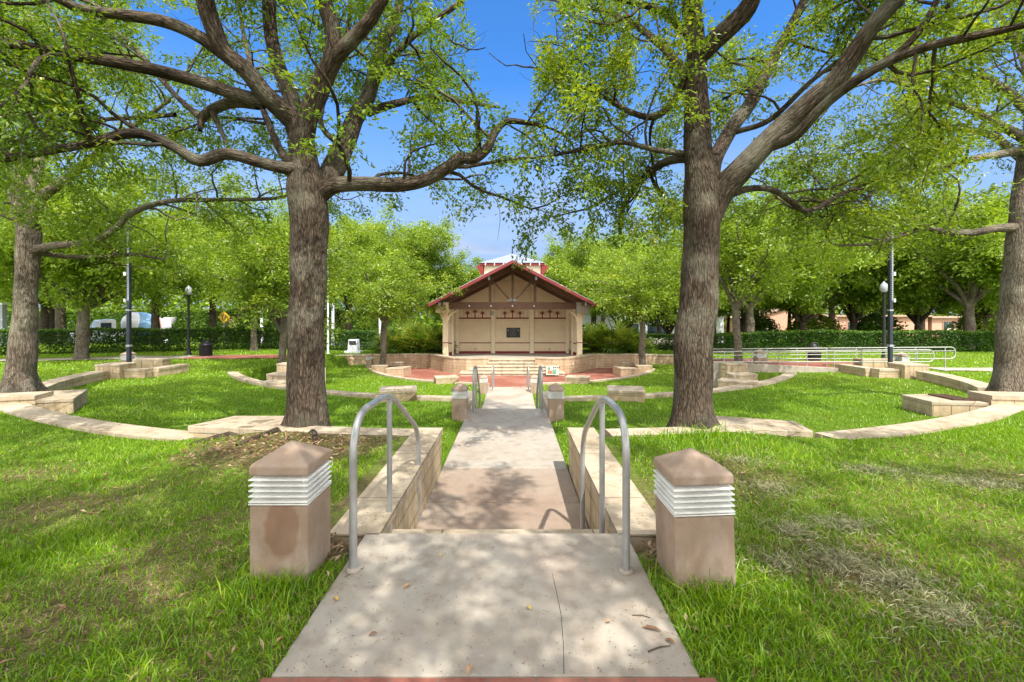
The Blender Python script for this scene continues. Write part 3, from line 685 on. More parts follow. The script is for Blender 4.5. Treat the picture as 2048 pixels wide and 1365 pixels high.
for c in (-2.36,0.0,2.36):
    cx=BX+c
    mb=MB(); mb.box((cx,YW-.014,1.22),(2.06,.028,.085)); mb.build('frieze_stripe',M['maroon'],t)
    mb=MB()
    for k in range(9): mb.box((cx-.96+.24*k,YW-.012,1.60),(.026,.024,.66))
    for k in range(9): mb.box((cx-.96+.24*k,YW-.012,1.09),(.024,.024,.09))
    mb.build('frieze_battens',M['batten'],t)
    for q,h in ((-.475,.45),(0,.62),(.475,.45)):
        palm_icon(cx+q,1.26,h,.4,YW-.016).build('palm_emblem',M['maroon'],t)
# plaque and fittings
pl=MB(); pl.box((BX+.05,YW-.02,.31),(.86,.04,.62)); pq=pl.build('plaque',M['bronze'],t,bevel=.006)
mb=MB(); rnd=random.Random(3)
for k in range(8):
    z=.545-.062*k; w=.34 if k==0 else .30+.12*rnd.random(); x=BX+.05-w/2
    while x<BX+.05+w/2-.03:
        L=rnd.uniform(.03,.08); mb.box((x+L/2,YW-.043,z),(L,.006,.016 if k else .026)); x+=L+.018
mb.lathe([(.055,0),(.055,.006)],(BX-.27,YW-.042,.45),14,R=Matrix.Rotation(math.pi/2,3,'X')); mb.lathe([(.055,0),(.055,.006)],(BX+.37,YW-.042,.45),14,R=Matrix.Rotation(math.pi/2,3,'X'))
mb.build('plaque_lettering',M['bronze_text'],pq)
for x,z,r in ((-2.35,-.72,.05),(2.35,-.72,.06)):
    mb=MB(); mb.lathe([(r,0),(r,.03),(r*.6,.05)],(BX+x,YW,z),12,R=Matrix.Rotation(math.pi/2,3,'X')); mb.build('outlet',M['grey_strip'],t)
mb=MB(); mb.box((BX-3.2,YW-.02,-.66),(.18,.03,.2)); mb.build('outlet',M['cream_trim'],t)
mb=MB(); mb.box((BX-1.28,YW-.22,1.52),(.2,.16,.22),rz=.4); mb.build('speaker',M['stage'],t,bevel=.01)
# cupola
mb=MB(); mb.box((BX,32.2,4.05),(3.8,3.8,1.45)); cu=mb.build('cupola_wall',M['cream'],t)
mb=MB(); z0=4.90; w=2.2; y=32.2
mb.add([(BX-w,y-w,z0),(BX+w,y-w,z0),(BX+w,y+w,z0),(BX-w,y+w,z0),(BX,y,5.80)],[(3,2,1,0),(0,1,4),(1,2,4),(2,3,4),(3,0,4)]); mb.build('cupola_roof',M['roof_grey'],t)
mb=MB(); mb.box((BX,y,4.815),(2*w-.12,2*w-.12,.14)); mb.build('cupola_fascia',M['maroon'],t)
mb=MB()
for k in range(7): mb.box((BX-1.8+.6*k,y-w+.03,4.805),(.06,.05,.15))
mb.build('cupola_dentils',M['cream_trim'],t)
for s in (-1,1):
    mb=MB(); mb.prism_y([(BX+s*1.92,4.05),(BX+s*2.05,4.05),(BX+s*2.42,4.68),(BX+s*2.28,4.76),(BX+s*1.95,4.72)],y-2.1,y-1.2); mb.build('cupola_wing',M['maroon'],t)
mb=MB(); mb.tube([(BX,y,5.7),(BX,y,6.35)],.04,8); mb.lathe([(.02,0),(.09,.05),(.02,.12)],(BX,y,5.86),10); mb.build('finial',M['navy'],t)

# placard by the steps
t=thing('placard','small colourful placard board leaning by the right end of the stage steps','sign',(2.06,22.9,-1.70))
Rp=Matrix.Rotation(-.2,3,'X')
mb=MB(); mb.box((2.06,22.9,-1.38),(.64,.03,.46),R=Rp); bd=mb.build('board',M['tan_sign'],t)
mb=MB(); mb.box((1.92,22.86,-1.46),(.22,.012,.16),R=Rp); mb.build('orange_patch',M['orange_sign'],bd)
mb=MB(); mb.box((2.16,22.855,-1.43),(.2,.012,.22),R=Rp); mb.box((1.88,22.885,-1.27),(.14,.012,.12),R=Rp); mb.build('green_patch',M['green_sign'],bd)
mb=MB()
for k in range(4): mb.box((2.12+.09*k,22.9-.022,-1.22),(.05,.012,.06),R=Rp)
mb.build('lettering',M['bronze'],bd)
for s in (-1,1):
    mb=MB(); mb.bar((2.06+s*.26,22.95,-1.70),(2.06+s*.26,22.92,-1.5),.03,.03); mb.build('leg',M['black'],t)

# memorial pedestal
t=thing('pedestal','white pedestal with a dark plaque standing behind the left retaining wall','pedestal',(-9.7,27.6,-.88))
mb=MB(); mb.box((-9.7,27.6,-.83),(.95,.7,.14)); mb.build('base',M['white'],t,bevel=.01)
mb=MB(); mb.box((-9.7,27.6,-.42),(.62,.45,.70),taper=.86); mb.build('shaft',M['stucco_white'],t,bevel=.01)
mb=MB(); mb.box((-9.7,27.375,-.27),(.40,.02,.24)); pq=mb.build('plaque',M['bronze'],t)
mb=MB()
for k in range(4): mb.box((-9.7,27.362,-.19-.05*k),(.28-.04*(k%2),.006,.014))
mb.build('plaque_lettering',M['bronze_text'],pq)
# flag poles
for lab,x,y,h,tilt in (('thin white flagpole rising behind the dark left trunk',-11.0,26.9,6.5,0),('thin white flagpole leaning slightly beside the left plaza tree',-8.5,29.0,5.5,-.02)):
    t=thing('flagpole',lab,'flagpole',(x,y,-.9))
    mb=MB(); mb.tube([(x,y,-.9),(x+tilt*h,y,h-.9)],[.06,.038],12); mb.build('pole',M['white'],t)
    mb=MB(); mb.lathe([(.10,0),(.10,.03),(.07,.06)],(x,y,-.9),12); mb.build('base_ring',M['white'],t)
    mb=MB(); mb.lathe([(.005,-.06),(.06,0),(.005,.06)],(x+tilt*h,y,h-.86),10); mb.build('ball',M['white'],t)

# lamp poles with light strips
for sgn,lab in ((-1,'tall dark navy pole with a pale strip, standing in the left stone seat'),(1,'tall dark navy pole with a pale strip, standing in the right stone seat')):
    x,y=sgn*12.98 if sgn<0 else 12.82,15.25
    t=thing('light_pole',lab,'pole',(x,y,-.62))
    mb=MB(); mb.box((x,y,2.2),(.115,.115,5.7),taper=.9); mb.build('pole',M['navy'],t,bevel=.02)
    mb=MB(); mb.box((x+.02,y-.063,3.1),(.05,.014,2.3)); mb.build('light_strip',M['grey_strip'],t)
    mb=MB()
    for k in range(30): mb.box((x+.02,y-.073,2.0+.075*k),(.044,.008,.012))
    mb.build('strip_louvres',M['navy'],t)
    mb=MB(); mb.box((x,y,.42),(.128,.128,.07)); mb.box((x,y,1.62),(.125,.125,.05)); mb.build('collar',M['grey_strip'],t)
    for z in (1.95,2.85):
        mb=MB(); mb.box((x+sgn*.12,y,z),(.07,.09,.12)); mb.box((x+sgn*.07,y,z),(.06,.03,.03)); mb.build('junction_box',M['white'],t,bevel=.006)
# globe street lamps
for x,y,lab in ((-16.1,22.4,'black park lamp post with a pale acorn globe behind the left trash bin'),(16.2,19.6,'black park lamp post with a pale acorn globe behind the right ramp railing')):
    z0=float(gz(x,y)); t=thing('street_lamp',lab,'lamp post',(x,y,z0))
    mb=MB(); mb.lathe([(.16,0),(.16,.05),(.10,.14),(.075,.3),(.06,.9),(.05,2.9),(.06,2.93),(.09,2.97),(.10,3.0)],(x,y,z0),14); mb.build('post',M['black'],t)
    mb=MB(); mb.lathe([(.08,3.0),(.13,3.08),(.155,3.2),(.12,3.35),(.04,3.43),(.01,3.48)],(x,y,z0),16); mb.build('globe',M['lens'],t)
# bins
for x,y,lab in ((-14.9,21.9,'black litter bin with a domed lid beside the left lamp post'),(13.35,19.9,'dark litter bin with a domed lid behind the ramp railing')):
    z0=float(gz(x,y)); t=thing('litter_bin',lab,'bin',(x,y,z0))
    mb=MB(); mb.lathe([(.24,0),(.25,.03),(.25,.52),(.27,.55)],(x,y,z0),24)
    for k in range(24):
        a=2*math.pi*k/24; mb.box((x+.262*math.cos(a),y+.262*math.sin(a),z0+.28),(.02,.03,.48),rz=a)
    mb.build('body',M['black'],t)
    mb=MB(); mb.lathe([(.30,.55),(.30,.60),(.2,.62)],(x,y,z0),24)
    for k in range(5):
        a=math.pi*(k)/5*2
    mb.build('lid_rim',M['black'],t)
    mb=MB(); mb.tube([(x+.15*math.cos(math.radians(q)),y-.06,z0+.61+.17*math.sin(math.radians(q))) for q in range(0,181,20)],.03,8); mb.lathe([(.17,.6),(.15,.70),(.08,.77),(.01,.79)],(x,y+.05,z0),16); mb.build('dome_lid',M['black'],t)

# ramp with its railing on the right
mb=MB(); mb.add([(7.0,16.15,-.95),(12.2,16.0,-.62),(12.2,18.1,-.62),(7.0,18.2,-.95),(7.6,16.15,-.27),(12.2,16.0,-.50),(12.2,18.1,-.50),(7.6,18.2,-.27)],[(3,2,1,0),(4,5,6,7),(0,1,5,4),(1,2,6,5),(2,3,7,6),(3,0,4,7)])
tag(mb.build('ramp',M['brick']),kind='structure')
t=thing('ramp_kerb','grey concrete kerb wall along the front of the ramp','kerb',(9.5,16,-.9))
mb=MB(); mb.add([(6.9,15.98,-1.1),(12.4,15.85,-1.0),(12.4,16.0,-1.0),(6.9,16.13,-1.1),(6.9,15.98,-.20),(12.4,15.85,-.46),(12.4,16.0,-.46),(6.9,16.13,-.20)],[(3,2,1,0),(4,5,6,7),(0,1,5,4),(1,2,6,5),(2,3,7,6),(3,0,4,7)])
mb.build('kerb_body',M['concrete'],t,bevel=.01)
def railing(label,x0,x1,y,zt,dz,zb,sp):
    t=thing('ramp_railing',label,'railing',((x0+x1)/2,y,zb))
    mb=MB(); h=.66; r=.021
    loop=fillet([(x0,y,zt),(x1,y,zt+dz),(x1,y,zt+dz-h*.66),(x0,y,zt-.36)],.22,8); mb.tube(loop,r,10); mb.build('loop_rail',M['pipe_pale'],t)
    mb=MB(); mb.tube([(x0,y,zt-.14),(x1-.02,y,zt+dz-.14)],.015,8); mb.build('mid_rail',M['pipe_pale'],t)
    k=x0+.4
    while k<x1-.3:
        f=(k-x0)/(x1-x0); mb=MB(); mb.tube([(k,y,zb),(k,y,zt+dz*f-.01)],.018,8); mb.build('post',M['pipe_pale'],t); k+=sp
railing('pale two-rail ramp railing, the nearer run with the rounded end',6.2,15.05,16.06,.14,.08,-.85,.98)
railing('pale two-rail ramp railing, the farther and longer run behind the first',7.0,16.75,17.0,.16,.08,-.9,1.12)

# ------------------------------------------------------------------ beyond the hedge
# concrete mixer truck (faces left and a little towards the park)
t=thing('mixer_truck','white concrete mixer truck with a blue banded drum on the road behind the hedge','truck',(-38.8,45.6,-1.98),math.radians(236))
def tb(nm,m,fn,par=None,bv=0.0):
    mb=MB(); fn(mb); o=mb.build(nm,m,None,bevel=bv); o.parent=par or t; return o
tb('chassis',M['black'],lambda m:(m.box((0,.45,.75),(6.6,.16,.3)),m.box((0,-.45,.75),(6.6,.16,.3)),m.box((-2.2,0,.8),(2.2,1.8,.12))))
cab=tb('cab',M['truck_white'],lambda m:m.prism_y([(1.3,.75),(2.85,.75),(2.85,1.9),(2.45,2.85),(1.4,2.95),(1.3,2.8)],-1.1,1.1),None,.06)
tb('hood',M['truck_white'],lambda m:m.prism_y([(2.86,.7),(4.25,.7),(4.3,1.35),(4.1,1.75),(2.86,1.92)],-.98,.98),None,.08)
tb('windscreen',M['glass_blue'],lambda m:m.add([(2.862,-.95,1.98),(2.862,.95,1.98),(2.50,.9,2.78),(2.50,-.9,2.78)],[(0,1,2,3)]),cab)
for s in (-1,1):
    tb('side_window',M['glass'],lambda m:m.box((2.05,s*1.108,2.25),(.8,.02,.72)),cab)
    tb('mirror',M['truck_white'],lambda m:(m.box((2.75,s*1.38,2.1),(.12,.2,.62)),m.bar((2.7,s*1.1,2.1),(2.75,s*1.3,2.1),.04,.04)))
    tb('headlight',M['lens'],lambda m:m.box((4.28,s*.72,1.1),(.06,.3,.22)))
tb('grille',M['black'],lambda m:m.box((4.31,0,1.05),(.03,.9,.5)))
Rd=Matrix.Rotation(math.radians(90-10),3,'Y')
dr=tb('drum',M['truck_white'],lambda m:m.lathe([(.35,-2.35),(.75,-2.1),(1.0,-1.0),(1.22,0.0),(1.22,.5),(1.1,1.2),(.6,1.7),(.3,1.8)],(-1.2,0,2.35),28,R=Rd))
tb('drum_band',M['truck_blue'],lambda m:m.lathe([(1.14,-.55),(1.235,-.05),(1.235,.35),(1.2,.75)],(-1.2,0,2.35),28,R=Rd),dr)
tb('drum_band',M['truck_pink'],lambda m:m.lathe([(.99,-1.2),(1.08,-.85),(1.12,-.65)],(-1.2,0,2.36),28,R=Rd),dr)
tb('hopper',M['truck_white'],lambda m:m.lathe([(.3,0),(.55,.5),(.6,.7)],(-3.5,0,2.4),16))
tb('chute',M['black'],lambda m:m.bar((-3.6,0,2.2),(-4.3,0,1.1),.5,.12))
tb('water_tank',M['truck_white'],lambda m:m.lathe([(.3,-.9),(.34,-.85),(.34,.85),(.3,.9)],(.85,0,1.6),16,R=Matrix.Rotation(math.pi/2,3,'X')))
for x in (3.3,-1.6,-2.8):
    for s in (-1,1):
        Rw=Matrix.Rotation(math.pi/2,3,'X'); w_=tb('wheel',M['rubber'],lambda m:m.lathe([(.3,-.16),(.5,-.15),(.52,0),(.5,.15),(.3,.16)],(x,s*.95,.52),22,R=Rw))
        tb('rim',M['truck_white'],lambda m:m.lathe([(.1,-.17),(.29,-.165),(.29,.165),(.1,.17)],(x,s*.95,.52),16,R=Rw),w_)

# yellow road sign
x,y=-25.6,40.0; t=thing('road_sign','yellow diamond warning sign with a black forked mark behind the left hedge','road sign',(x,y,-1.9))
mb=MB(); mb.tube([(x,y+.04,-1.9),(x,y+.04,1.6)],.05,8); mb.build('post',M['pipe_pale'],t)
Rs=Matrix.Rotation(math.pi/4,3,'Y')
mb=MB(); mb.box((x,y,1.2),(.78,.03,.78),R=Rs); pn=mb.build('panel',M['yellow'],t,bevel=.01)
mb=MB()
for s in (-1,1):
    mb.bar((x+s*.09,y-.02,.9),(x+s*.09,y-.02,1.15),.01,.07); mb.bar((x+s*.09,y-.021,1.14),(x+s*.2,y-.021,1.42),.01,.07)
mb.bar((x,y-.022,1.25),(x,y-.022,1.5),.01,.08); mb.build('forked_mark',M['black'],pn)

# buildings
def windows(t,rects,yw,mat,fm):
    for x0,x1,z0,z1 in rects:
        mb=MB(); w,h=x1-x0,z1-z0; f=.09
        mb.box(((x0+x1)/2,yw-.04,z1+f/2),(w+2*f,.1,f)); mb.box(((x0+x1)/2,yw-.04,z0-f/2),(w+2*f,.1,f)); mb.box((x0-f/2,yw-.04,(z0+z1)/2),(f,.1,h)); mb.box((x1+f/2,yw-.04,(z0+z1)/2),(f,.1,h)); mb.box(((x0+x1)/2,yw-.03,(z0+z1)/2),(.05,.06,h))
        wn=mb.build('window',fm,t); mb=MB(); mb.box(((x0+x1)/2,yw-.01,(z0+z1)/2),(w,.03,h)); mb.build('pane',mat,wn)
t=thing('white_building','white flat-roofed building with dark windows behind the palmetto clump right of the bandshell','building',(12,44,-2.0))
mb=MB(); mb.box((13.2,48,.4),(15.0,8,4.8)); mb.build('wall',M['stucco_white'],t)
mb=MB(); mb.box((13.2,48,2.86),(15.3,8.3,.14)); mb.build('roof',M['roof_grey'],t)
windows(t,[(6.6,9.3,-1.9,.45),(10.2,12.4,-.6,.5),(13.2,15.2,-.75,.45),(16.6,18.4,-.75,.45)],44.0,M['glass'],M['stucco_white'])
mb=MB(); mb.box((8.0,43.2,-1.2),(6,1.6,.3)); mb.build('entrance_slab',M['white'],t)
for k,(x0,x1,yy,lab) in enumerate(((35,47,66,'pink gabled townhouse with balconies behind the right hedge, nearest the forked trunk'),(47.6,61,66,'long pink stucco terrace behind the right hedge, seen between dark trunks'),(61.6,80,66,'low pink stucco terrace at the far right beyond the hedge'))):
    t=thing('pink_building',lab,'building',((x0+x1)/2,yy,-3))
    zt=.9 if k==0 else (1.0 if k==1 else .8)
    mb=MB(); xm=(x0+x1)/2
    mb.prism_y([(x0,-3.2),(x1,-3.2),(x1,zt),(xm,zt+1.6),(x0,zt)] if k==0 else [(x0,-3.2),(x1,-3.2),(x1,zt),(x0,zt+.1)],yy,yy+9); mb.build('wall',M['pink'],t)
    mb=MB()
    if k==0:
        mb.bar((x0-.4,yy+4.4,zt-.1),(xm,yy+4.4,zt+1.75),9.6,.2); mb.bar((x1+.4,yy+4.4,zt-.1),(xm+.02,yy+4.4,zt+1.75),9.6,.2)
    else: mb.box((xm,yy+4.4,zt+.18),(x1-x0+.7,9.7,.22))
    mb.build('roof',M['pinkroof'],t)
    rs=[]; xx=x0+1.6
    while xx<x1-2.6: rs+= [(xx,xx+1.5,-.9,.3),(xx,xx+1.5,-2.6,-1.6)]; xx+=4.9
    windows(t,rs,yy,M['glass'],M['pinkroof'])
    for r_ in rs[::2]:
        mb=MB(); mb.box(((r_[0]+r_[1])/2,yy-.5,-1.15),(2.2,1.0,.12)); mb.box(((r_[0]+r_[1])/2,yy-.98,-.85),(2.2,.06,.5)); mb.build('balcony',M['cream_trim'],t)
t=thing('tan_building','tan stucco house with a low pitched roof behind the yellow road sign','building',(-24,64,-2))
mb=MB(); mb.prism_y([(-40,-2.2),(-26,-2.2),(-26,1.6),(-33,2.9),(-40,1.6)],62,70); mb.build('wall',M['pink'],t)
mb=MB(); mb.bar((-40.6,66,1.5),(-33,66,3.0),9,.2); mb.bar((-25.4,66,1.5),(-32.98,66,3.0),9,.2); mb.build('roof',M['pinkroof'],t)
windows(t,[(-38,-36,-.4,.9),(-34,-32,-.4,.9),(-30,-28,-.4,.9)],62,M['glass'],M['white'])
t=thing('pale_pillar','pale grey square gate pillar at the far left behind the hedge','pillar',(-33.4,29.5,-1))
mb=MB(); mb.box((-33.4,29.5,.5),(.3,.3,3.2)); mb.build('shaft',M['grey_strip'],t,bevel=.02); mb=MB(); mb.box((-33.4,29.5,2.15),(.42,.42,.12)); mb.build('cap',M['white'],t)
for k,(x,y,h,lab) in enumerate(((-27.8,50,3.6,'pale street pole left of the yellow sign, behind the hedge'),(-18.3,46,3.4,'pale street pole right of the yellow sign, in front of the tall vine'),(-14.6,50,3.8,'pale street pole just right of the dark near trunk'))):
    t=thing('street_pole',lab,'pole',(x,y,-2)); mb=MB(); mb.tube([(x,y,-2),(x,y,h-.6)],[.17,.13],12); mb.build('shaft',M['stucco_white'],t); mb=MB(); mb.lathe([(.24,0),(.24,.12),(.19,.16)],(x,y,-2),12); mb.build('base_ring',M['white'],t)
# ------------------------------------------------------------------ vegetation
def catmull(pts, per=6):
    p=np.array(pts,float)
    if len(p)<3:
        t=np.linspace(0,1,per+1)[:,None]; return p[0]*(1-t)+p[-1]*t
    q=np.vstack([2*p[0]-p[1],p,2*p[-1]-p[-2]]); out=[]
    for k in range(1,len(q)-2):
        a,b,c,d=q[k-1],q[k],q[k+1],q[k+2]
        for j in range(per):
            t=j/per; out.append(.5*((2*b)+(-a+c)*t+(2*a-5*b+4*c-d)*t*t+(-a+3*b-3*c+d)*t**3))
    out.append(q[-2]); return np.array(out)
class Wood:
    def __init__(s): s.V=[];s.F=[];s.B=[];s.n=0
    def tube(s,pts,rad,N,rng=None,flare=None):
        k=len(pts); T=np.gradient(pts,axis=0); T/=np.linalg.norm(T,axis=1)[:,None]+1e-9
        u=np.array([1.,0,0]) if abs(T[0,2])>.8 else np.array([0,0,1.]); U=np.zeros_like(T)
        for i in range(k):
            u=u-T[i]*u.dot(T[i]); u/=np.linalg.norm(u)+1e-9; U[i]=u
        W=np.cross(T,U); a=np.arange(N)*2*math.pi/N
        L=np.concatenate([[0],np.cumsum(np.linalg.norm(np.diff(pts,axis=0),axis=1))])
        R=np.repeat(rad[:,None],N,1)
        if flare is not None: R=flare(R,a,L)
        if rng is not None and N>=8:
            ph=rng.uniform(0,6.28,6); R=R*(1+.05*np.sin(2*a[None]+L[:,None]*2.1+ph[0])+.04*np.sin(3*a[None]-L[:,None]*3.3+ph[1])+.035*np.sin(L[:,None]*7+ph[2]+a[None]))
        V=pts[:,None,:]+(U[:,None,:]*np.cos(a)[None,:,None]+W[:,None,:]*np.sin(a)[None,:,None])*R[:,:,None]
        off=(rng.uniform(0,50) if rng is not None else 0.0)
        B=np.stack([np.cos(a)[None]*R, np.sin(a)[None]*R, np.repeat(L[:,None],N,1)+off],-1)
        i=np.arange(k-1)[:,None]*N; j=np.arange(N)[None]; jn=(j+1)%N
        Fq=np.stack([i+j,i+jn,i+N+jn,i+N+j],-1).reshape(-1,4)+s.n
        s.V.append(V.reshape(-1,3)); s.B.append(B.reshape(-1,3)); s.F.append(Fq); s.n+=k*N
    def mesh(s,name,off=(0,0,0)):
        return fast_mesh(name,np.concatenate(s.V)-np.array(off),np.concatenate(s.F),vattrs={'bark':np.concatenate(s.B)},smooth=True)
def sides(r): return 18 if r>.13 else 10 if r>.05 else 6 if r>.018 else 4 if r>.007 else 3
def unit(v): return v/(np.linalg.norm(v)+1e-9)
def wander(p0,d,L,n,rng,w=.25,grav=0.0):
    pts=[p0]; d=unit(d); st=L/n
    for i in range(n):
        d=unit(d+rng.normal(0,w,3)+np.array([0,0,-grav])); pts.append(pts[-1]+d*st)
    return np.array(pts)
def leaf_quads(Pos, L, Wd, rng, flat=.55, droop=.15, dirs=None):
    n=len(Pos); a=rng.uniform(0,2*math.pi,n)
    D=np.stack([np.cos(a),np.sin(a),rng.normal(-droop,.45,n)],1)
    if dirs is not None: D=D*.75+dirs
    D/=np.linalg.norm(D,axis=1)[:,None]
    Nn=rng.normal(0,flat,(n,3)); Nn[:,2]+=1.0
    S=np.cross(D,Nn); S/=np.linalg.norm(S,axis=1)[:,None]+1e-9; Nn=np.cross(S,D)
    L=L*rng.uniform(.65,1.25,n); Wd=Wd*rng.uniform(.7,1.2,n)
    b=Pos; t=Pos+D*L[:,None]; m=Pos+D*(L*.52)[:,None]+Nn*(L*.10)[:,None]
    V=np.stack([b,m+S*(Wd/2)[:,None],t,m-S*(Wd/2)[:,None]],1).reshape(-1,3)
    return V, np.arange(4*n).reshape(n,4)

def oak(limbs, rng, l1=(1.0,2.2), k1=2.6, k2=4.0, leaves=26, leaf=(.085,.036), clump=.17, minz=2.9, t0=.28, dead=.25, keep=None, tintbias=0.0, up=.18, twigr=.006, flip=.6):
    """limbs: list of (points, radii, spawn_from) -> Wood, leaf arrays"""
    W=Wood(); LP=[]; LD=[]; LC=[]
    def twig(p,d,L,r):
        if keep is not None and not keep(p): return
        pts=wander(p,d,L,5,rng,.28,.10); pts=pts
        if pts[-1][2]<minz-.5: return
        W.tube(pts,np.linspace(r,r*.35,len(pts)),3)
        if rng.random()<dead*.5: return
        n=rng.poisson(leaves*L/.6)
        t=1-.95*rng.random(n)**1.5; idx=t*(len(pts)-1); i0=np.clip(idx.astype(int),0,len(pts)-2); fr=(idx-i0)[:,None]
        q=pts[i0]*(1-fr)+pts[i0+1]*fr+rng.normal(0,clump*.45,(n,3))*np.array([1,1,.7])
        LP.append(q); LD.append(np.repeat(unit(pts[-1]-pts[0])[None]*.6,n,0)); LC.append(np.full(n,rng.normal(0,.13)))
    def sub(p,d,L,r,lvl):
        if keep is not None and not keep(p): return
        n=8; pts=wander(p,d,L,n,rng,.24,.03)
        if pts[-1][2]<minz: pts=wander(p,d*np.array([1,1,.2])+np.array([0,0,.45]),L,n,rng,.2,0)
        if pts[-1][2]<minz-.2: return
        rad=np.linspace(r,max(.005,r*.3),n+1); W.tube(pts,rad,sides(r))
        k=max(3,int(L*k2*rng.uniform(.7,1.3)))
        for j in range(k):
            t=.25+.75*(j+rng.random())/k; i=min(n-1,int(t*n)); q=pts[i]+(pts[i+1]-pts[i])*(t*n-i)
            tan=unit(pts[i+1]-pts[i]); pr=unit(np.cross(tan,rng.normal(0,1,3)))
            twig(q,tan*.7+pr+np.array([0,0,.12]),rng.uniform(.35,.85),max(twigr*.6,rad[i]*.4 if lvl>1 else twigr))
        twig(pts[-1],pts[-1]-pts[-2],.6,twigr)
    for pts,rad,sp in limbs:
        L=np.concatenate([[0],np.cumsum(np.linalg.norm(np.diff(pts,axis=0),axis=1))])
        if sp>=1: continue
        tot=L[-1]; k=int(tot*(1-sp)*k1)
        for j in range(k):
            s=tot*(sp+(1-sp)*(j+rng.random())/k); i=min(len(pts)-2,max(0,np.searchsorted(L,s)-1)); q=pts[i]+(pts[i+1]-pts[i])*((s-L[i])/(L[i+1]-L[i]+1e-9))
            tan=unit(pts[i+1]-pts[i]); pr=unit(np.cross(tan,rng.normal(0,1,3)))
            if pr[2]<-.45 and rng.random()<flip: pr[2]*=-1
            LL=rng.uniform(*l1)*(1.1-.35*s/tot)
            sub(q,tan*.55+pr+np.array([0,0,up]),LL,min(rad[i]*.5,.008+.012*LL),1)
        sub(pts[-1],pts[-1]-pts[-2],l1[1]*.8,min(rad[-1],.02),1)
    return W,np.concatenate(LP),np.concatenate(LD),np.concatenate(LC)
def crown_mesh(name,LP,LD,LC,leaf,rng,off=(0,0,0),flat=.6,minz=None,keep=None,bias=0.0):
    k=np.ones(len(LP),bool)
    if minz is not None: k&=LP[:,2]>minz
    if keep is not None: k&=keep(LP)
    LP,LD,LC=LP[k],LD[k],LC[k]
    V,Fq=leaf_quads(LP-np.array(off),leaf[0],leaf[1],rng,flat,dirs=LD)
    tint=np.clip(.45+LC+rng.normal(0,.17,len(LP))+bias,0,1)
    return fast_mesh(name,V,Fq,fattrs={'tint':tint})

def limb(spec, per=5):
    """spec rows: px,py,width_px,depth -> smoothed points and radii"""
    a=[P(r[0],r[1],r[3]) for r in spec]; rad=[r[2]*r[3]/F/2*.95*math.cos(math.atan(math.hypot(r[0]-1024,.6*(r[1]-HOR))/F)) for r in spec]
    pts=catmull(np.array(a),per); n=len(spec)
    rr=np.interp(np.linspace(0,n-1,len(pts)),np.arange(n),rad); return pts,rr
def big_tree(name,label,limbs,base,seed,spec,leafmat,bark='bark',flarelen=.7,flare=1.25,keepleaf=None,bias=0.0,flat=.6):
    rng=np.random.default_rng(seed); L=[]
    t=thing(name,label,'tree',base)
    Wt=Wood()
    for k,(rows,sp) in enumerate(limbs):
        pts,rad=limb(rows)
        if k==0:
            def fl(R,a,LL):
                f=np.clip(1-LL/flarelen,0,1)[:,None]**2
                return R*(1+f*flare*(.55+.45*np.cos(5*a[None]+1.1)*1.0))
            Wt.tube(pts,rad,26,rng,fl)
        else: Wt.tube(pts,rad,sides(rad.max()),rng)
        L.append((pts,rad,sp))
    W,LP,LD,LC=oak(L,rng,**spec)
    link('trunk',Wt.mesh('trunk',base),M[bark],t)
    link('branches',W.mesh('branches',base),M[bark],t)
    link('crown',crown_mesh('crown',LP,LD,LC,spec['leaf'],rng,base,flat,spec.get('minz',2.9)-.55,keepleaf,bias),M[leafmat],t)
    print(name,'leaves',len(LP)); return t

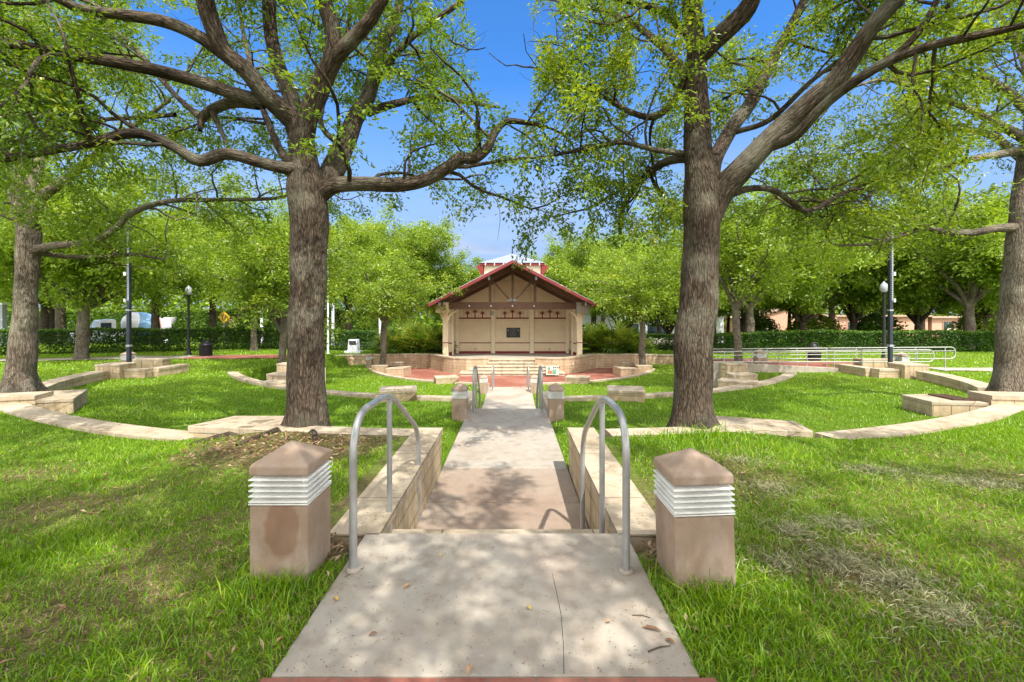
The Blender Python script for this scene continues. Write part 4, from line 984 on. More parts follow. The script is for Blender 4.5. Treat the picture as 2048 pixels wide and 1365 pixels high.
def keep_cam(p): return not ((abs(p[0])<1.4 and p[1]<3.0 and p[2]<4.2) or (-.9<p[0]<.55 and 3.2<p[1]<10 and p[2]>4.25))
def keep_leaf(A): return ~((np.abs(A[:,0])<1.6)&(A[:,1]<3.4)&(A[:,2]<4.4))&~((A[:,0]>-.62)&(A[:,0]<.34)&(A[:,1]>3.2)&(A[:,1]<10)&(A[:,2]>4.35+.25*np.sin(A[:,0]*9)))
D1=6.25
T1=[([(612,905,92,D1),(612,860,90,D1),(612,800,86,D1),(612,700,83,D1),(616,600,77,D1),(617,500,77,D1),(618,430,82,D1),(614,375,84,D1),(607,325,66,D1),(600,275,58,D1)],1.0),
 # left leaning leader and its forks
 ([(612,360,60,6.25),(598,260,54,6.2),(570,225,48,6.1),(530,190,46,5.95),(490,140,44,5.8),(450,105,42,5.7),(428,60,44,5.6),(412,10,44,5.5),(405,-60,40,5.4),(395,-170,30,5.3),(380,-330,18,5.1)],.62),
 ([(455,112,36,5.72),(400,75,32,5.6),(330,45,31,5.45),(250,30,29,5.3),(170,20,27,5.2),(110,-5,24,5.1),(40,-60,20,5.0),(-60,-120,12,4.9)],.45),
 ([(530,205,34,6.0),(470,188,32,5.9),(400,165,32,5.7),(310,140,33,5.5),(210,122,34,5.25),(110,105,35,5.0),(0,85,36,4.8),(-110,60,30,4.6),(-260,20,18,4.4)],.5),
 ([(600,280,44,6.25),(585,205,37,6.3),(560,140,34,6.35),(543,80,32,6.4),(538,10,34,6.4),(540,-70,28,6.4),(545,-190,18,6.4)],.55),
 ([(602,300,50,6.2),(618,230,46,6.1),(645,160,44,6.0),(668,108,46,5.9),(664,60,38,5.8),(648,0,38,5.7),(640,-70,32,5.6),(630,-200,18,5.5)],.6),
 ([(668,115,38,5.9),(700,85,36,5.8),(738,42,32,5.7),(765,0,28,5.6),(800,-70,22,5.5),(850,-180,12,5.4)],.5),
 ([(640,385,44,6.4),(668,335,50,6.7),(690,285,46,7.0),(712,235,40,7.2),(738,190,32,7.4),(757,110,28,7.6),(790,45,23,7.8),(802,-10,20,7.9),(830,-120,12,8.0)],.35),
 ([(735,225,22,7.3),(800,205,16,7.6),(860,195,13,7.9),(930,205,9,8.1),(1000,215,6,8.3)],.2),
 ([(720,240,18,7.2),(760,150,16,7.1),(830,70,14,7.0),(920,5,11,6.9),(980,-60,7,6.8)],.3),
 ([(632,392,50,6.25),(668,372,36,6.2),(720,368,31,6.15),(790,370,30,6.1),(850,360,28,6.05),(893,338,27,6.0),(920,318,26,6.0),(950,316,25,6.0),(975,296,21,6.0),(990,265,18,6.0),(1015,243,13,6.05),(1060,247,10,6.1),(1095,255,7,6.2)],.14),
 ([(600,340,44,6.2),(570,337,31,6.1),(520,325,28,6.0),(455,308,29,5.9),(400,322,29,5.8),(355,298,25,5.7),(300,273,26,5.6),(250,268,26,5.5),(180,287,25,5.35),(95,303,24,5.2),(0,320,24,5.05),(-110,338,20,4.9),(-240,345,12,4.7)],.35),
 ([(515,210,24,6.0),(470,205,26,6.1),(435,215,26,6.2),(405,235,24,6.25),(400,262,10,6.2)],1.0),
 ([(425,225,16,6.2),(445,270,10,6.1),(452,290,5,6.1)],1.0),
 ([(400,235,18,6.25),(350,190,14,6.6),(290,120,14,6.9),(240,70,12,7.1),(170,50,9,7.3),(60,70,6,7.5)],.25),
 ([(350,230,12,6.9),(290,235,12,7.2),(200,240,12,7.4),(120,250,9,7.7),(20,290,6,8.0)],.2),
 ([(690,300,14,7.0),(640,235,13,7.2),(690,90,12,7.6),(705,-20,10,7.8)],.5),
 ([(615,375,20,6.5),(560,300,18,7.4),(520,200,14,8.2),(490,80,11,8.8),(470,-40,8,9.2)],.35),
]
SPEC=dict(l1=(.8,2.2),k1=4.4,k2=6.0,leaves=92,leaf=(.076,.034),minz=2.7,flip=.3,dead=.5,up=.1,keep=keep_cam)
big_tree('oak_tree','large oak with dark ridged trunk and wide low limbs, left of the path',T1,(-2.86,6.25,-.12),11,SPEC,'leaf',keepleaf=keep_leaf)
D2=6.25
T2=[([(1385,895,92,D2),(1385,860,90,D2),(1385,815,88,D2),(1388,700,83,D2),(1396,600,78,D2),(1401,500,77,D2),(1405,435,82,D2),(1402,385,80,D2),(1398,330,66,D2),(1394,270,60,D2),(1393,200,52,D2),(1394,140,44,D2),(1390,80,42,6.2),(1382,10,46,6.1),(1378,-60,40,6.0),(1380,-200,24,5.9),(1385,-330,12,5.8)],.72),
 ([(1412,440,62,6.25),(1440,385,60,6.2),(1475,345,55,6.1),(1520,300,52,6.0),(1570,250,52,5.9),(1620,205,54,5.75),(1668,165,54,5.65),(1705,110,50,5.55),(1748,50,44,5.4),(1800,-10,42,5.3),(1850,-110,32,5.15),(1900,-250,18,5.0)],.6),
 ([(1545,290,30,5.95),(1590,272,27,5.7),(1645,215,26,5.4),(1700,170,28,5.1),(1765,130,27,4.9),(1850,95,25,4.7),(1950,72,23,4.5),(2060,48,20,4.3),(2200,0,13,4.1)],.4),
 ([(1690,178,20,5.15),(1760,130,20,5.1),(1815,90,20,5.05),(1860,30,20,5.0),(1885,-30,17,4.95),(1920,-120,10,4.9)],.4),
 ([(1415,400,40,6.4),(1430,320,36,6.7),(1460,262,32,6.9),(1500,208,29,7.1),(1540,130,27,7.3),(1578,62,25,7.5),(1612,-5,21,7.6),(1660,-100,14,7.7)],.35),
 ([(1470,265,14,6.9),(1540,240,14,6.6),(1620,165,13,6.3),(1680,120,10,6.1),(1760,60,7,6.0)],.3),
 ([(1400,112,42,6.2),(1430,82,44,6.1),(1465,50,44,6.0),(1495,15,44,5.9),(1515,-40,38,5.8),(1540,-160,22,5.6)],.6),
 ([(1388,150,24,6.2),(1368,160,20,6.3),(1352,195,18,6.4),(1312,233,16,6.5),(1262,225,13,6.6),(1200,190,10,6.7),(1130,160,6,6.8)],.25),
 ([(1385,315,24,6.35),(1340,322,20,6.6),(1300,345,17,6.9),(1262,385,13,7.1),(1242,430,9,7.3),(1240,470,6,7.4)],.25),
 ([(1385,310,16,6.3),(1310,300,13,6.1),(1240,285,11,5.9),(1170,300,8,5.8),(1110,310,5,5.7)],.2),
 ([(1455,392,18,6.2),(1500,378,15,6.4),(1545,380,14,6.6),(1585,405,15,6.9),(1620,422,13,7.1),(1690,385,10,7.4),(1760,360,7,7.7)],.3),
 ([(1385,80,18,6.2),(1330,30,16,6.0),(1270,5,14,5.8),(1190,-10,11,5.6),(1110,-30,7,5.5)],.2),
 ([(1392,180,26,6.5),(1340,110,20,7.3),(1270,50,15,8.0),(1200,20,11,8.6),(1130,10,7,9.0)],.25),
]
big_tree('oak_tree','large oak whose tall trunk forks into a leaning right limb, right of the path',T2,(2.5,6.25,-.12),23,SPEC,'leaf_y',keepleaf=keep_leaf)
d=9.6
T3=[([(40,800,76,d),(42,770,70,d),(45,700,64,d),(52,600,56,d),(56,520,56,d),(57,470,56,d),(50,420,50,d),(35,360,42,d),(15,300,34,d),(-20,200,26,d),(-40,60,18,d),(-60,-100,10,d)],.5),
 ([(62,505,30,d),(105,492,22,9.5),(150,489,20,9.4),(200,478,18,9.3),(235,455,17,9.2),(262,428,15,9.1),(330,404,13,9.0),(430,400,11,8.9),(540,398,8,8.8),(600,385,5,8.8)],.45),
 ([(70,505,18,d),(120,512,15,9.8),(190,515,12,10.1),(270,510,9,10.4),(330,520,6,10.6)],.35),
 ([(60,460,36,d),(85,395,28,9.5),(140,355,24,9.4),(185,315,20,9.3),(260,260,14,9.2),(340,200,9,9.1)],.3),
 ([(45,440,32,d),(-10,420,26,9.5),(-90,400,20,9.4),(-200,360,12,9.3)],.3),
 ([(50,420,30,d),(80,320,24,10.4),(110,210,18,11.2),(160,90,12,11.8),(210,-40,7,12.2)],.3),
 ([(45,430,26,d),(0,330,20,10.8),(-20,220,14,11.8),(30,110,9,12.6)],.3)]
SP3=dict(l1=(.9,2.2),k1=3.6,k2=5.2,leaves=70,leaf=(.085,.038),minz=2.8)
big_tree('oak_tree','oak with pale mossy trunk growing from the planter at the far left edge',T3,tuple(P(40,800,d)*np.array([1,1,0])+np.array([0,0,-.35])),37,SP3,'leaf_far','bark_far')
d=9.4
T4=[([(2022,805,84,d),(2020,770,80,d),(2024,700,74,d),(2030,600,70,d),(2036,520,66,d),(2042,450,62,d),(2050,380,58,d),(2060,300,50,d),(2070,200,42,d),(2085,60,30,d),(2090,-100,16,d)],.5),
 ([(2035,455,34,d),(1990,458,24,9.3),(1940,466,21,9.2),(1885,463,19,9.1),(1850,456,17,9.0),(1800,472,13,8.9),(1740,488,9,8.8),(1680,492,5,8.7)],.35),
 ([(2052,300,34,d),(1990,310,22,9.2),(1920,325,18,9.0),(1840,348,15,8.8),(1770,372,13,8.6),(1700,420,9,8.4),(1640,435,6,8.3)],.25),
 ([(2060,285,32,d),(2000,250,24,9.2),(1930,215,19,9.0),(1850,185,15,8.8),(1770,160,10,8.6),(1690,180,6,8.5)],.25),
 ([(2065,230,30,d),(2010,180,24,9.4),(1950,150,18,9.3),(1880,130,12,9.2),(1800,60,8,9.1)],.25),
 ([(2055,330,26,d),(1980,270,20,10.5),(1900,260,15,11.4),(1820,280,10,12.0),(1740,300,6,12.6)],.25),
 ([(2070,200,26,d),(2040,100,20,10.4),(1990,20,14,11.2),(1930,-60,9,11.8)],.3),
 ([(2060,250,26,d),(2130,200,20,9.4),(2220,150,13,9.2)],.3)]
big_tree('oak_tree','oak with a thick grey trunk growing from the planter at the far right edge',T4,tuple(P(2021,805,d)*np.array([1,1,0])+np.array([0,0,-.35])),41,SP3,'leaf_y','bark_far')

# --- smaller trees: three built kinds, the rest are copies
def rnd_tree(seed,h,fork,spread,nl,r0,spec,lean=0.0):
    rng=np.random.default_rng(seed); L=[]; Wt=Wood()
    p0=np.array([0,0,-.25]); tp=np.array([lean,0.05,fork])
    pts=catmull([p0,p0*.6+tp*.4+np.array([rng.normal(0,.05),0,0]),p0*.25+tp*.75,tp],6); rad=np.linspace(r0,r0*.72,len(pts))
    Wt.tube(pts,rad,14,rng,lambda R,a,LL: R*(1+np.clip(1-LL/.7,0,1)[:,None]**2*.7)); L.append((pts,rad,1.0))
    for k in range(nl):
        a=2*math.pi*(k+rng.uniform(-.25,.25))/nl; sp_=spread*rng.uniform(.7,1.1); zz=h*rng.uniform(.62,.95)
        if k%3==2: sp_*=.45; zz=h
        end=np.array([math.cos(a)*sp_,math.sin(a)*sp_,zz]); mid=tp+(end-tp)*.45+np.array([0,0,.12*h*rng.uniform(.2,1.0)])+rng.normal(0,.12,3)
        q=catmull([tp-np.array([0,0,.15]),tp+(mid-tp)*.4+rng.normal(0,.08,3),mid,end],5); rr=np.linspace(r0*.55,r0*.10,len(q))
        Wt.tube(q,rr,8,rng); L.append((q,rr,.22))
    W,LP,LD,LC=oak(L,rng,**spec)
    V0=W; Wt.V+=[v for v in V0.V]; Wt.F+=[f+Wt.n for f in V0.F]; Wt.B+=V0.B; Wt.n+=V0.n
    print('tree',seed,len(LP)); return Wt,LP,LD,LC,rng
SPB=dict(l1=(.7,1.6),k1=3.2,k2=3.8,leaves=60,leaf=(.12,.058),minz=1.75,clump=.36,dead=.1,twigr=.006)
def far_tree(name,label,seed,h,fork,spread,nl,r0,leafm,barkm,spec,leaf,lean=0.0,bias=0.0,group='lawn and street trees'):
    t=thing(name,label,'tree',(0,0,0),0,group)
    Wt,LP,LD,LC,rng=rnd_tree(seed,h,fork,spread,nl,r0,spec,lean)
    link('trunk',Wt.mesh('trunk'),M[barkm],t); link('crown',crown_mesh('crown',LP,LD,LC,leaf,rng,(0,0,0),.75,spec['minz']-.4,None,bias),M[leafm],t)
    return t
SL_=dict(SPB); SF=dict(SPB); SF.update(l1=(1.1,2.4),k1=2.6,k2=3.0,leaves=75,clump=.6,minz=2.5)
slim=far_tree('slim_tree','slim young tree with a pale trunk by the stone pillar on the left middle lawn',101,6.4,2.3,2.9,9,.15,'leaf_far','bark_far',SL_,(.135,.066),.1)
plaz=far_tree('slim_tree','slim tree with a leaning dark trunk in the left plaza planter',103,6.0,2.9,2.9,9,.19,'leaf_far','bark_far',SL_,(.145,.07),.15)
wide=far_tree('broad_tree','low forking tree with a flared trunk on the lawn by the footpath, far left',107,6.8,2.4,4.3,11,.26,'leaf_far','bark_far',SF,(.20,.10),.1)
tall=far_tree('street_tree','tall street tree with a dark straight trunk behind the left hedge, beside the globe lamp',109,9.0,3.6,4.8,13,.30,'leaf_far','bark_dark',SF,(.22,.11),.0)
dark=far_tree('gnarled_tree','dark multi-stemmed oak behind the hedge right of the bandshell, before the white building',113,7.0,1.5,4.8,8,.25,'leaf_far','bark_dark',SF,(.22,.11),.0,-.05)
def put(src,first,x,y,rz,s,label,sz=None,sink=0.0):
    o=src if first else copy_tree(src)
    o.location=(x,y,float(gz(x,y))-sink); o.rotation_euler=(0,0,math.radians(rz)); o.scale=(s,s,sz or s)
    if not first: o['label']=label
    return o
put(slim,True,-8.75,17.0,0,1.0,'')
put(slim,False,8.25,16.4,150,1.02,'slim young tree with a grey trunk by the stone pillar on the right middle lawn')
put(slim,False,-14.9,26.0,70,1.15,'slim straight tree on the lawn between the litter bin and the dark near trunk')
put(plaz,True,-6.95,23.9,0,1.0,'')
put(plaz,False,7.0,23.9,200,1.04,'slim tree with an upright trunk in the right plaza planter, reaching over the bandshell roof')
put(wide,True,-19.45,20.3,0,1.0,'')
put(wide,False,14.0,26.3,120,1.05,'forking grey-trunked tree on the lawn just behind the ramp railing')
put(wide,False,27.5,27.0,40,1.15,'broad tree behind the right planter trunk, at the end of the hedge')
put(wide,False,-31.0,31.0,250,1.3,'broad tree at the far left edge behind the hedge')
put(tall,True,-22.3,33.5,0,.9,'')
tl=[(-24.2,30.5,.85,'dark-trunked tree in front of the mixer truck drum, behind the left hedge',30),
 (-17.2,35.0,.85,'street tree behind the left hedge, between the yellow sign and the dark near trunk',100),
 (-13.2,36.5,.8,'street tree seen just right of the dark near trunk above the hedge',160),
 (-10.0,41.0,.95,'street tree directly behind the left flagpole',210),
 (-39.5,38.0,1.05,'street tree left of the mixer truck, behind the far-left trunk',260),
 (-41.0,40.0,1.1,'street tree at the far left beyond the road side',310),
 (-30.0,54.0,1.15,'street tree across the road behind the mixer truck',15),
 (-20.0,55.0,1.1,'street tree across the road behind the yellow sign',75),
 (-6.2,46.0,.92,'rounded tree rising behind the left palmetto clump',140),
 (-2.5,55.0,.88,'farthest tree peeking up left of the bandshell cupola',190),
 (4.6,50.0,.92,'tree peeking up behind the right side of the bandshell cupola',250),
 (7.6,42.0,.98,'bright green tree filling the sky right of the bandshell roof',300),
 (18.5,45.0,1.0,'tall tree behind the forked near trunk, above the white building',20),
 (25.0,46.0,1.05,'tall tree above the right hedge in front of the pink gable',65),
 (32.0,45.0,1.05,'tall tree behind the right lamp pole',110),
 (40.0,44.0,1.1,'tall tree over the long pink terrace',170),
 (49.0,46.0,1.2,'tall tree at the far right behind the planter trunk',230)]
for k,(x,y,s,lab,rz) in enumerate(tl): put(tall,False,x,y,rz,s*(1.1 if abs(x)>9 else 1),lab,s*(.95+.06*(k%4))*(1.1 if abs(x)>9 else 1))
put(dark,True,8.7,34.5,0,.95,'')
dl=[(12.6,36.0,.9,'dark gnarled oak behind the forked near trunk, over the white flowers',80),
 (17.2,33.5,1.0,'dark gnarled oak behind the hedge at the left end of the pink townhouses',130),
 (20.6,32.0,1.05,'dark spreading oak behind the hedge in the middle of the ramp railing',200),
 (24.6,32.5,1.05,'dark leaning oak behind the hedge just right of the right lamp pole',260),
 (28.4,31.5,1.0,'dark low-branched oak behind the hedge between the lamp pole and the right planter trunk',320),
 (34.5,33.0,1.1,'dark oak partly hidden by the right planter trunk',10)]
for x,y,s,lab,rz in dl: put(dark,False,x,y,rz,s,lab)
# two more oaks of the same avenue stand just behind the viewer and shade the pad
def roof_keep(A): return (A[:,2]>2.05+.74*np.maximum(A[:,1],0)+.10*np.abs(A[:,0]))
def back_oak(label,x,y,seed,h=7.4):
    rng=np.random.default_rng(seed); base=(x,y,-.05); t=thing('oak_tree',label,'tree',base)
    p0=np.array([x,y,-.2]); Wt=Wood(); L=[]; tp=np.array([x,y,2.9])
    pts=catmull([p0,p0+np.array([0,0,1.2]),tp],8); rad=np.linspace(.31,.25,len(pts)); Wt.tube(pts,rad,18,rng,lambda R,a,LL: R*(1+np.clip(1-LL/.6,0,1)[:,None]**2*.6)); L.append((pts,rad,1.0))
    for k in range(11):
        a=2*math.pi*(k+rng.uniform(-.2,.2))/11; R_=rng.uniform(3.6,5.2) if k%3 else 2.0
        end=tp+np.array([math.cos(a)*R_,math.sin(a)*R_,rng.uniform(2.2,3.4) if k%3 else 4.3]); mid=tp+(end-tp)*.45+np.array([0,0,.7])+rng.normal(0,.25,3)
        q=catmull([tp-np.array([0,0,.2]),tp+(mid-tp)*.5+np.array([0,0,.2]),mid,end],6); rr=np.linspace(.10,.025,len(q))
        Wt.tube(q,rr,10,rng); L.append((q,rr,.2))
    W,LP,LD,LC=oak(L,rng,l1=(.8,1.9),k1=3.8,k2=4.8,leaves=95,leaf=(.085,.04),minz=3.2,keep=lambda p: p[2]>2.3+.74*max(p[1],0))
    link('trunk',Wt.mesh('trunk',base),M['bark'],t); link('branches',W.mesh('branches',base),M['bark'],t)
    link('crown',crown_mesh('crown',LP,LD,LC,(.085,.04),rng,base,.6,None,roof_keep),M['leaf'],t)
back_oak('oak shading the pad from behind the viewer on the right',4.4,-2.6,301)
back_oak('oak shading the pad from behind the viewer on the left',-3.6,-3.0,302)
# distant woodland
rng=np.random.default_rng(5); n=52000
xx=rng.uniform(-95,95,n); top=5.2+1.6*np.sin(xx*.21)+1.1*np.sin(xx*.63+1)+.7*np.sin(xx*1.7)+1.6*sstep(14,34,np.abs(xx))
yy=rng.uniform(70,80,n)+2*np.sin(xx*.4); zz=-2+(top+2+rng.normal(0,.5,n))*rng.random(n)**.7
Pq=np.stack([xx,yy,zz],1); V,Fq=leaf_quads(Pq,.75,.42,rng,.9)
tag(link('woodland',fast_mesh('woodland',V,Fq,fattrs={'tint':np.clip(.42+.16*np.sin(xx*.8+zz)+rng.normal(0,.15,n),0,1)}),M['leaf_far']),kind='stuff')

# --- hedges
def hedge(label,pts,w,h,n,seed,mat='hedge',leaf=(.11,.065),name='hedge',holes=0.0,cat='hedge',lowgap=.05):
    rng=np.random.default_rng(seed); p=np.array(pts,float); seg=np.linalg.norm(np.diff(p,axis=0),axis=1); L=np.concatenate([[0],np.cumsum(seg)])
    s=rng.random(n)*L[-1]; i=np.clip(np.searchsorted(L,s)-1,0,len(seg)-1); f=((s-L[i])/seg[i])[:,None]
    c=p[i]*(1-f)+p[i+1]*f; tn=(p[i+1]-p[i])/seg[i][:,None]; nn=np.stack([-tn[:,1],tn[:,0]],1)
    bul=1+.10*np.sin(s*1.9)+.07*np.sin(s*4.3+1); hh=h*(1+.025*np.sin(s*1.1)+.02*np.sin(s*3.7))
    side=rng.random(n); off=np.where(side<.62,-1,np.where(side<.75,1,rng.uniform(-1,1,n)))*w/2*bul*(1-rng.exponential(.10,n).clip(0,.9))
    zt=rng.random(n); z=np.where(side>=.75,1-rng.exponential(.04,n).clip(0,.4),zt)*hh
    hole=(np.sin(s*2.7)+np.sin(s*1.13+2)+np.sin(z*5+s*3)>1.55)&(z<h*.62)&(rng.random(n)<holes); k=~hole&(z>lowgap)
    xy=c+nn*off[:,None]; Q=np.stack([xy[:,0],xy[:,1],gz(xy[:,0],xy[:,1])+z],1)[k]
    V,Fq=leaf_quads(Q,leaf[0],leaf[1],rng,1.1)
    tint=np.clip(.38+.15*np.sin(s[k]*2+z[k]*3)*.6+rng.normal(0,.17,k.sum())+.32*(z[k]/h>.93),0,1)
    m=len(pts)//2; b=(pts[m][0],pts[m][1],float(gz(*pts[m])))
    t=thing(name,label,cat,b)
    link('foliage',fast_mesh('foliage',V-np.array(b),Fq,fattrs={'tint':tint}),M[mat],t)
    Wd=Wood(); ns=int(L[-1]/.55)
    for q in range(ns):
        sq=(q+rng.random())/ns*L[-1]; j=min(len(seg)-1,max(0,np.searchsorted(L,sq)-1)); cc=p[j]+(p[j+1]-p[j])*((sq-L[j])/seg[j])
        z0=float(gz(*cc)); a=np.array([cc[0],cc[1],z0-.05]); Wd.tube(wander(a,np.array([0,0,1.]),h*.8,5,rng,.12),np.linspace(.028,.012,6),5)
    link('stems',Wd.mesh('stems',b),M['bark_dark'],t)
    return t
hedge('long clipped dark green hedge on the left, in front of the mixer truck',[(-34,20.8),(-26,22.4),(-20,25.0),(-13,29.0),(-7,31.0)],1.1,1.27,62000,71,holes=.75)
hedge('long clipped dark green hedge on the right, behind the ramp railing',[(10.6,26.4),(17,25.8),(24,25.2),(30,24.6)],1.1,1.12,46000,72,holes=.85)
hedge('short clipped hedge with white blooms right of the palmettos',[(7.6,31.0),(11.5,30.2)],1.0,1.0,12000,73,holes=.5)
hedge('tall bright green vine-covered wall across the road, left of the bandshell',[(-75,56),(-46,55.5),(-30,55),(-14,55.5)],1.2,3.9,52000,74,'vine',(.30,.2),'vine_wall',0,'vine wall')
# loose shrubs behind the right hedge
def shrub(label,x,y,r,h,seed,mat):
    rng=np.random.default_rng(seed); n=5200; z0=float(gz(x,y)); a=rng.uniform(0,6.283,n); u=rng.random(n)**.4; zz=rng.random(n)
    rr=r*u*np.sqrt(np.clip(1-(zz-.35)**2*1.6,.1,1))*(1+.22*np.sin(3*a+zz*4)+.15*np.sin(7*a)); Q=np.stack([rr*np.cos(a),rr*np.sin(a),.1+zz*h*(1+.15*np.sin(2*a+1)+.1*np.sin(5*a))],1)
    V,Fq=leaf_quads(Q,.24,.12,rng,1.0); t=thing('shrub',label,'shrub',(x,y,z0),0,'shrubs behind the right hedge')
    link('foliage',fast_mesh('foliage',V,Fq,fattrs={'tint':np.clip(.4+.2*np.sin(a*3+zz*6)+rng.normal(0,.15,n),0,1)}),M[mat],t)
    Wd=Wood()
    for k in range(6): Wd.tube(wander(np.array([0,0,-.1]),np.append(rng.normal(0,.5,2),1.2),h*.8,5,rng,.2),np.linspace(.04,.012,6),5)
    link('stems',Wd.mesh('stems'),M['bark_dark'],t)
for k,a in enumerate((('shrub in front of the pink gable, between two dark trunks',18.9,35.0,1.5,2.1,'vine'),('shrub behind the ramp bin and hedge, right of the pink gable',22.6,34.0,1.7,2.0,'leaf_far'),('shrub right of the right lamp pole, above the hedge',26.6,33.0,1.5,1.9,'vine'),('tall shrub close against the right planter trunk',35.5,34.0,1.8,2.3,'leaf_far'))): shrub(a[0],a[1],a[2],a[3],a[4],500+k,a[5])
# white flowers in front of the short hedge
rng=np.random.default_rng(9)
def scatter_flowers(label,x0,x1,y0,y1,z0,z1,n,loc):
    Q=np.stack([rng.uniform(x0,x1,n),rng.uniform(y0,y1,n),rng.uniform(z0,z1,n)],1)
    V,Fq=leaf_quads(Q,.13,.10,rng,1.0); t=thing('flower_bed',label,'flowers',loc)
    link('blooms',fast_mesh('blooms',V-np.array(loc),Fq,fattrs={'tint':rng.random(n)}),M['bloom'],t)
    n2=n*4; Q=np.stack([rng.uniform(x0,x1,n2),rng.uniform(y0,y1+.3,n2),z0-.3+rng.random(n2)*(z1-z0+.3)],1); V,Fq=leaf_quads(Q,.14,.07,rng,1.0)
    link('leaves',fast_mesh('leaves',V-np.array(loc),Fq,fattrs={'tint':rng.random(n2)*.8}),M['hedge'],t)
M['bloom']=leafmat('white_bloom',[(0,(.55,.50,.46)),(1,(.75,.70,.66))],.2)
scatter_flowers('white flowering ground bed below the short hedge, right of the palmettos',7.7,11.6,29.3,29.9,-.55,-.1,420,(9.6,29.6,-.88))

# --- saw palmettos and palms
def fan_mesh(rng,fronds,reach,hgt,stem,nleaf=12,size=.78,spread=1.0,origin=(0,0,0)):
    V=[];tint=[]
    for k in range(fronds):
        a=rng.uniform(0,2*math.pi); el=rng.uniform(.12,1.35); d=np.array([math.cos(a)*math.cos(el),math.sin(a)*math.cos(el),math.sin(el)])
        L=stem*rng.uniform(.6,1.15); b=np.array(origin)+np.array([math.cos(a)*.1,math.sin(a)*.1,0]); e=b+d*L*np.array([reach,reach,hgt])
        s=unit(np.cross(d,[0,0,1.])); u=np.cross(s,d)
        V.append([b-s*.012,b+s*.012,e+s*.008,e-s*.008]); tint.append(.5)
        fa=unit(d+rng.normal(0,.25,3)+np.array([0,0,-.15])); s=unit(np.cross(fa,[0,0,1.])+rng.normal(0,.15,3)); tb=rng.normal(0,.2); 
        for j in range(nleaf):
            q=(j/(nleaf-1)-.5)*math.radians(235)*spread; dd=unit(fa*math.cos(q)+s*math.sin(q)+np.array([0,0,.06])); ln=size*rng.uniform(.85,1.1)*(1-.18*abs(q)/2.2)
            side=unit(np.cross(dd,np.cross(fa,s)))*.042*size/.78; m=e+dd*ln*.5; tp=e+dd*ln+np.array([0,0,-.16*ln])
            V.append([e,m+side,tp,m-side]); tint.append(np.clip(.45+tb*1.3+rng.normal(0,.14),0,1))
    V=np.array(V).reshape(-1,3); return V,np.arange(len(V)).reshape(-1,4),np.array(tint)
rng=np.random.default_rng(15)
V,Fq,tn=fan_mesh(rng,64,1.0,1.1,1.0)
pm=thing('saw_palmetto','palmetto clump against the left bandshell column','palmetto',(0,0,0),0,'saw palmettos beside the bandshell')
link('fronds',fast_mesh('fronds',V,Fq,fattrs={'tint':tn}),M['palm'],pm)
Wd=Wood()
for k in range(7): Wd.tube(wander(np.array([rng.normal(0,.12),rng.normal(0,.12),-.1]),rng.normal(0,.4,3)+np.array([0,0,1.2]),.6,4,rng,.15),np.linspace(.05,.035,5),6)
link('stems',Wd.mesh('stems'),M['bark_dark'],pm)
ps=[(-5.0,28.2,1.05,0,''),(-6.2,28.5,1.15,70,'palmetto clump in the middle of the left group, with yellowed fans'),(-7.4,28.0,1.0,140,'outermost palmetto clump left of the bandshell, by the leaning flagpole'),
 (5.2,28.6,1.1,210,'palmetto clump against the right bandshell column'),(6.3,28.3,1.2,280,'tallest palmetto clump in the middle of the right group'),(7.5,28.0,.95,330,'outermost palmetto clump right of the bandshell, behind the plaza tree'),(-6.9,29.6,1.35,30,'tall pale green palmetto at the back of the left group')]
for k,(x,y,s,rz,lab) in enumerate(ps):
    o=pm if k==0 else copy_tree(pm); o.location=(x,y,float(gz(x,y))); o.scale=(s,s,s); o.rotation_euler=(0,0,math.radians(rz))
    if k: o['label']=lab
V,Fq,tn=fan_mesh(rng,42,1.0,.8,1.0,15,.8,1.0,(0,0,3.6))
cp=thing('cabbage_palm','dark cabbage palm right of the bandshell column, before the white building','palm',(0,0,0),0,'cabbage palms beyond the lawn')
link('fronds',fast_mesh('fronds',V,Fq,fattrs={'tint':tn*.5}),M['palm'],cp)
Wd=Wood(); Wd.tube(catmull([(0,0,-.2),(.1,0,1.2),(.05,0,2.5),(0,0,3.7)],6),np.linspace(.19,.15,19),12,rng); link('trunk',Wd.mesh('trunk'),M['bark_dark'],cp)
for k,(x,y,s,rz,lab) in enumerate([(6.6,33.0,.85,0,''),(10.9,33.5,.8,60,'dark cabbage palm behind the slim right plaza tree'),(14.9,33.0,.75,120,'cabbage palm behind the hedge just right of the forked near trunk'),(18.3,38.0,.8,170,'cabbage palm in front of the pink gabled townhouse'),(22.2,36.0,.8,220,'cabbage palm behind the hedge among the dark oaks')]):
    o=cp if k==0 else copy_tree(cp); o.location=(x,y,float(gz(x,y))); o.scale=(s,s,s); o.rotation_euler=(0,0,math.radians(rz))
    if k: o['label']=lab

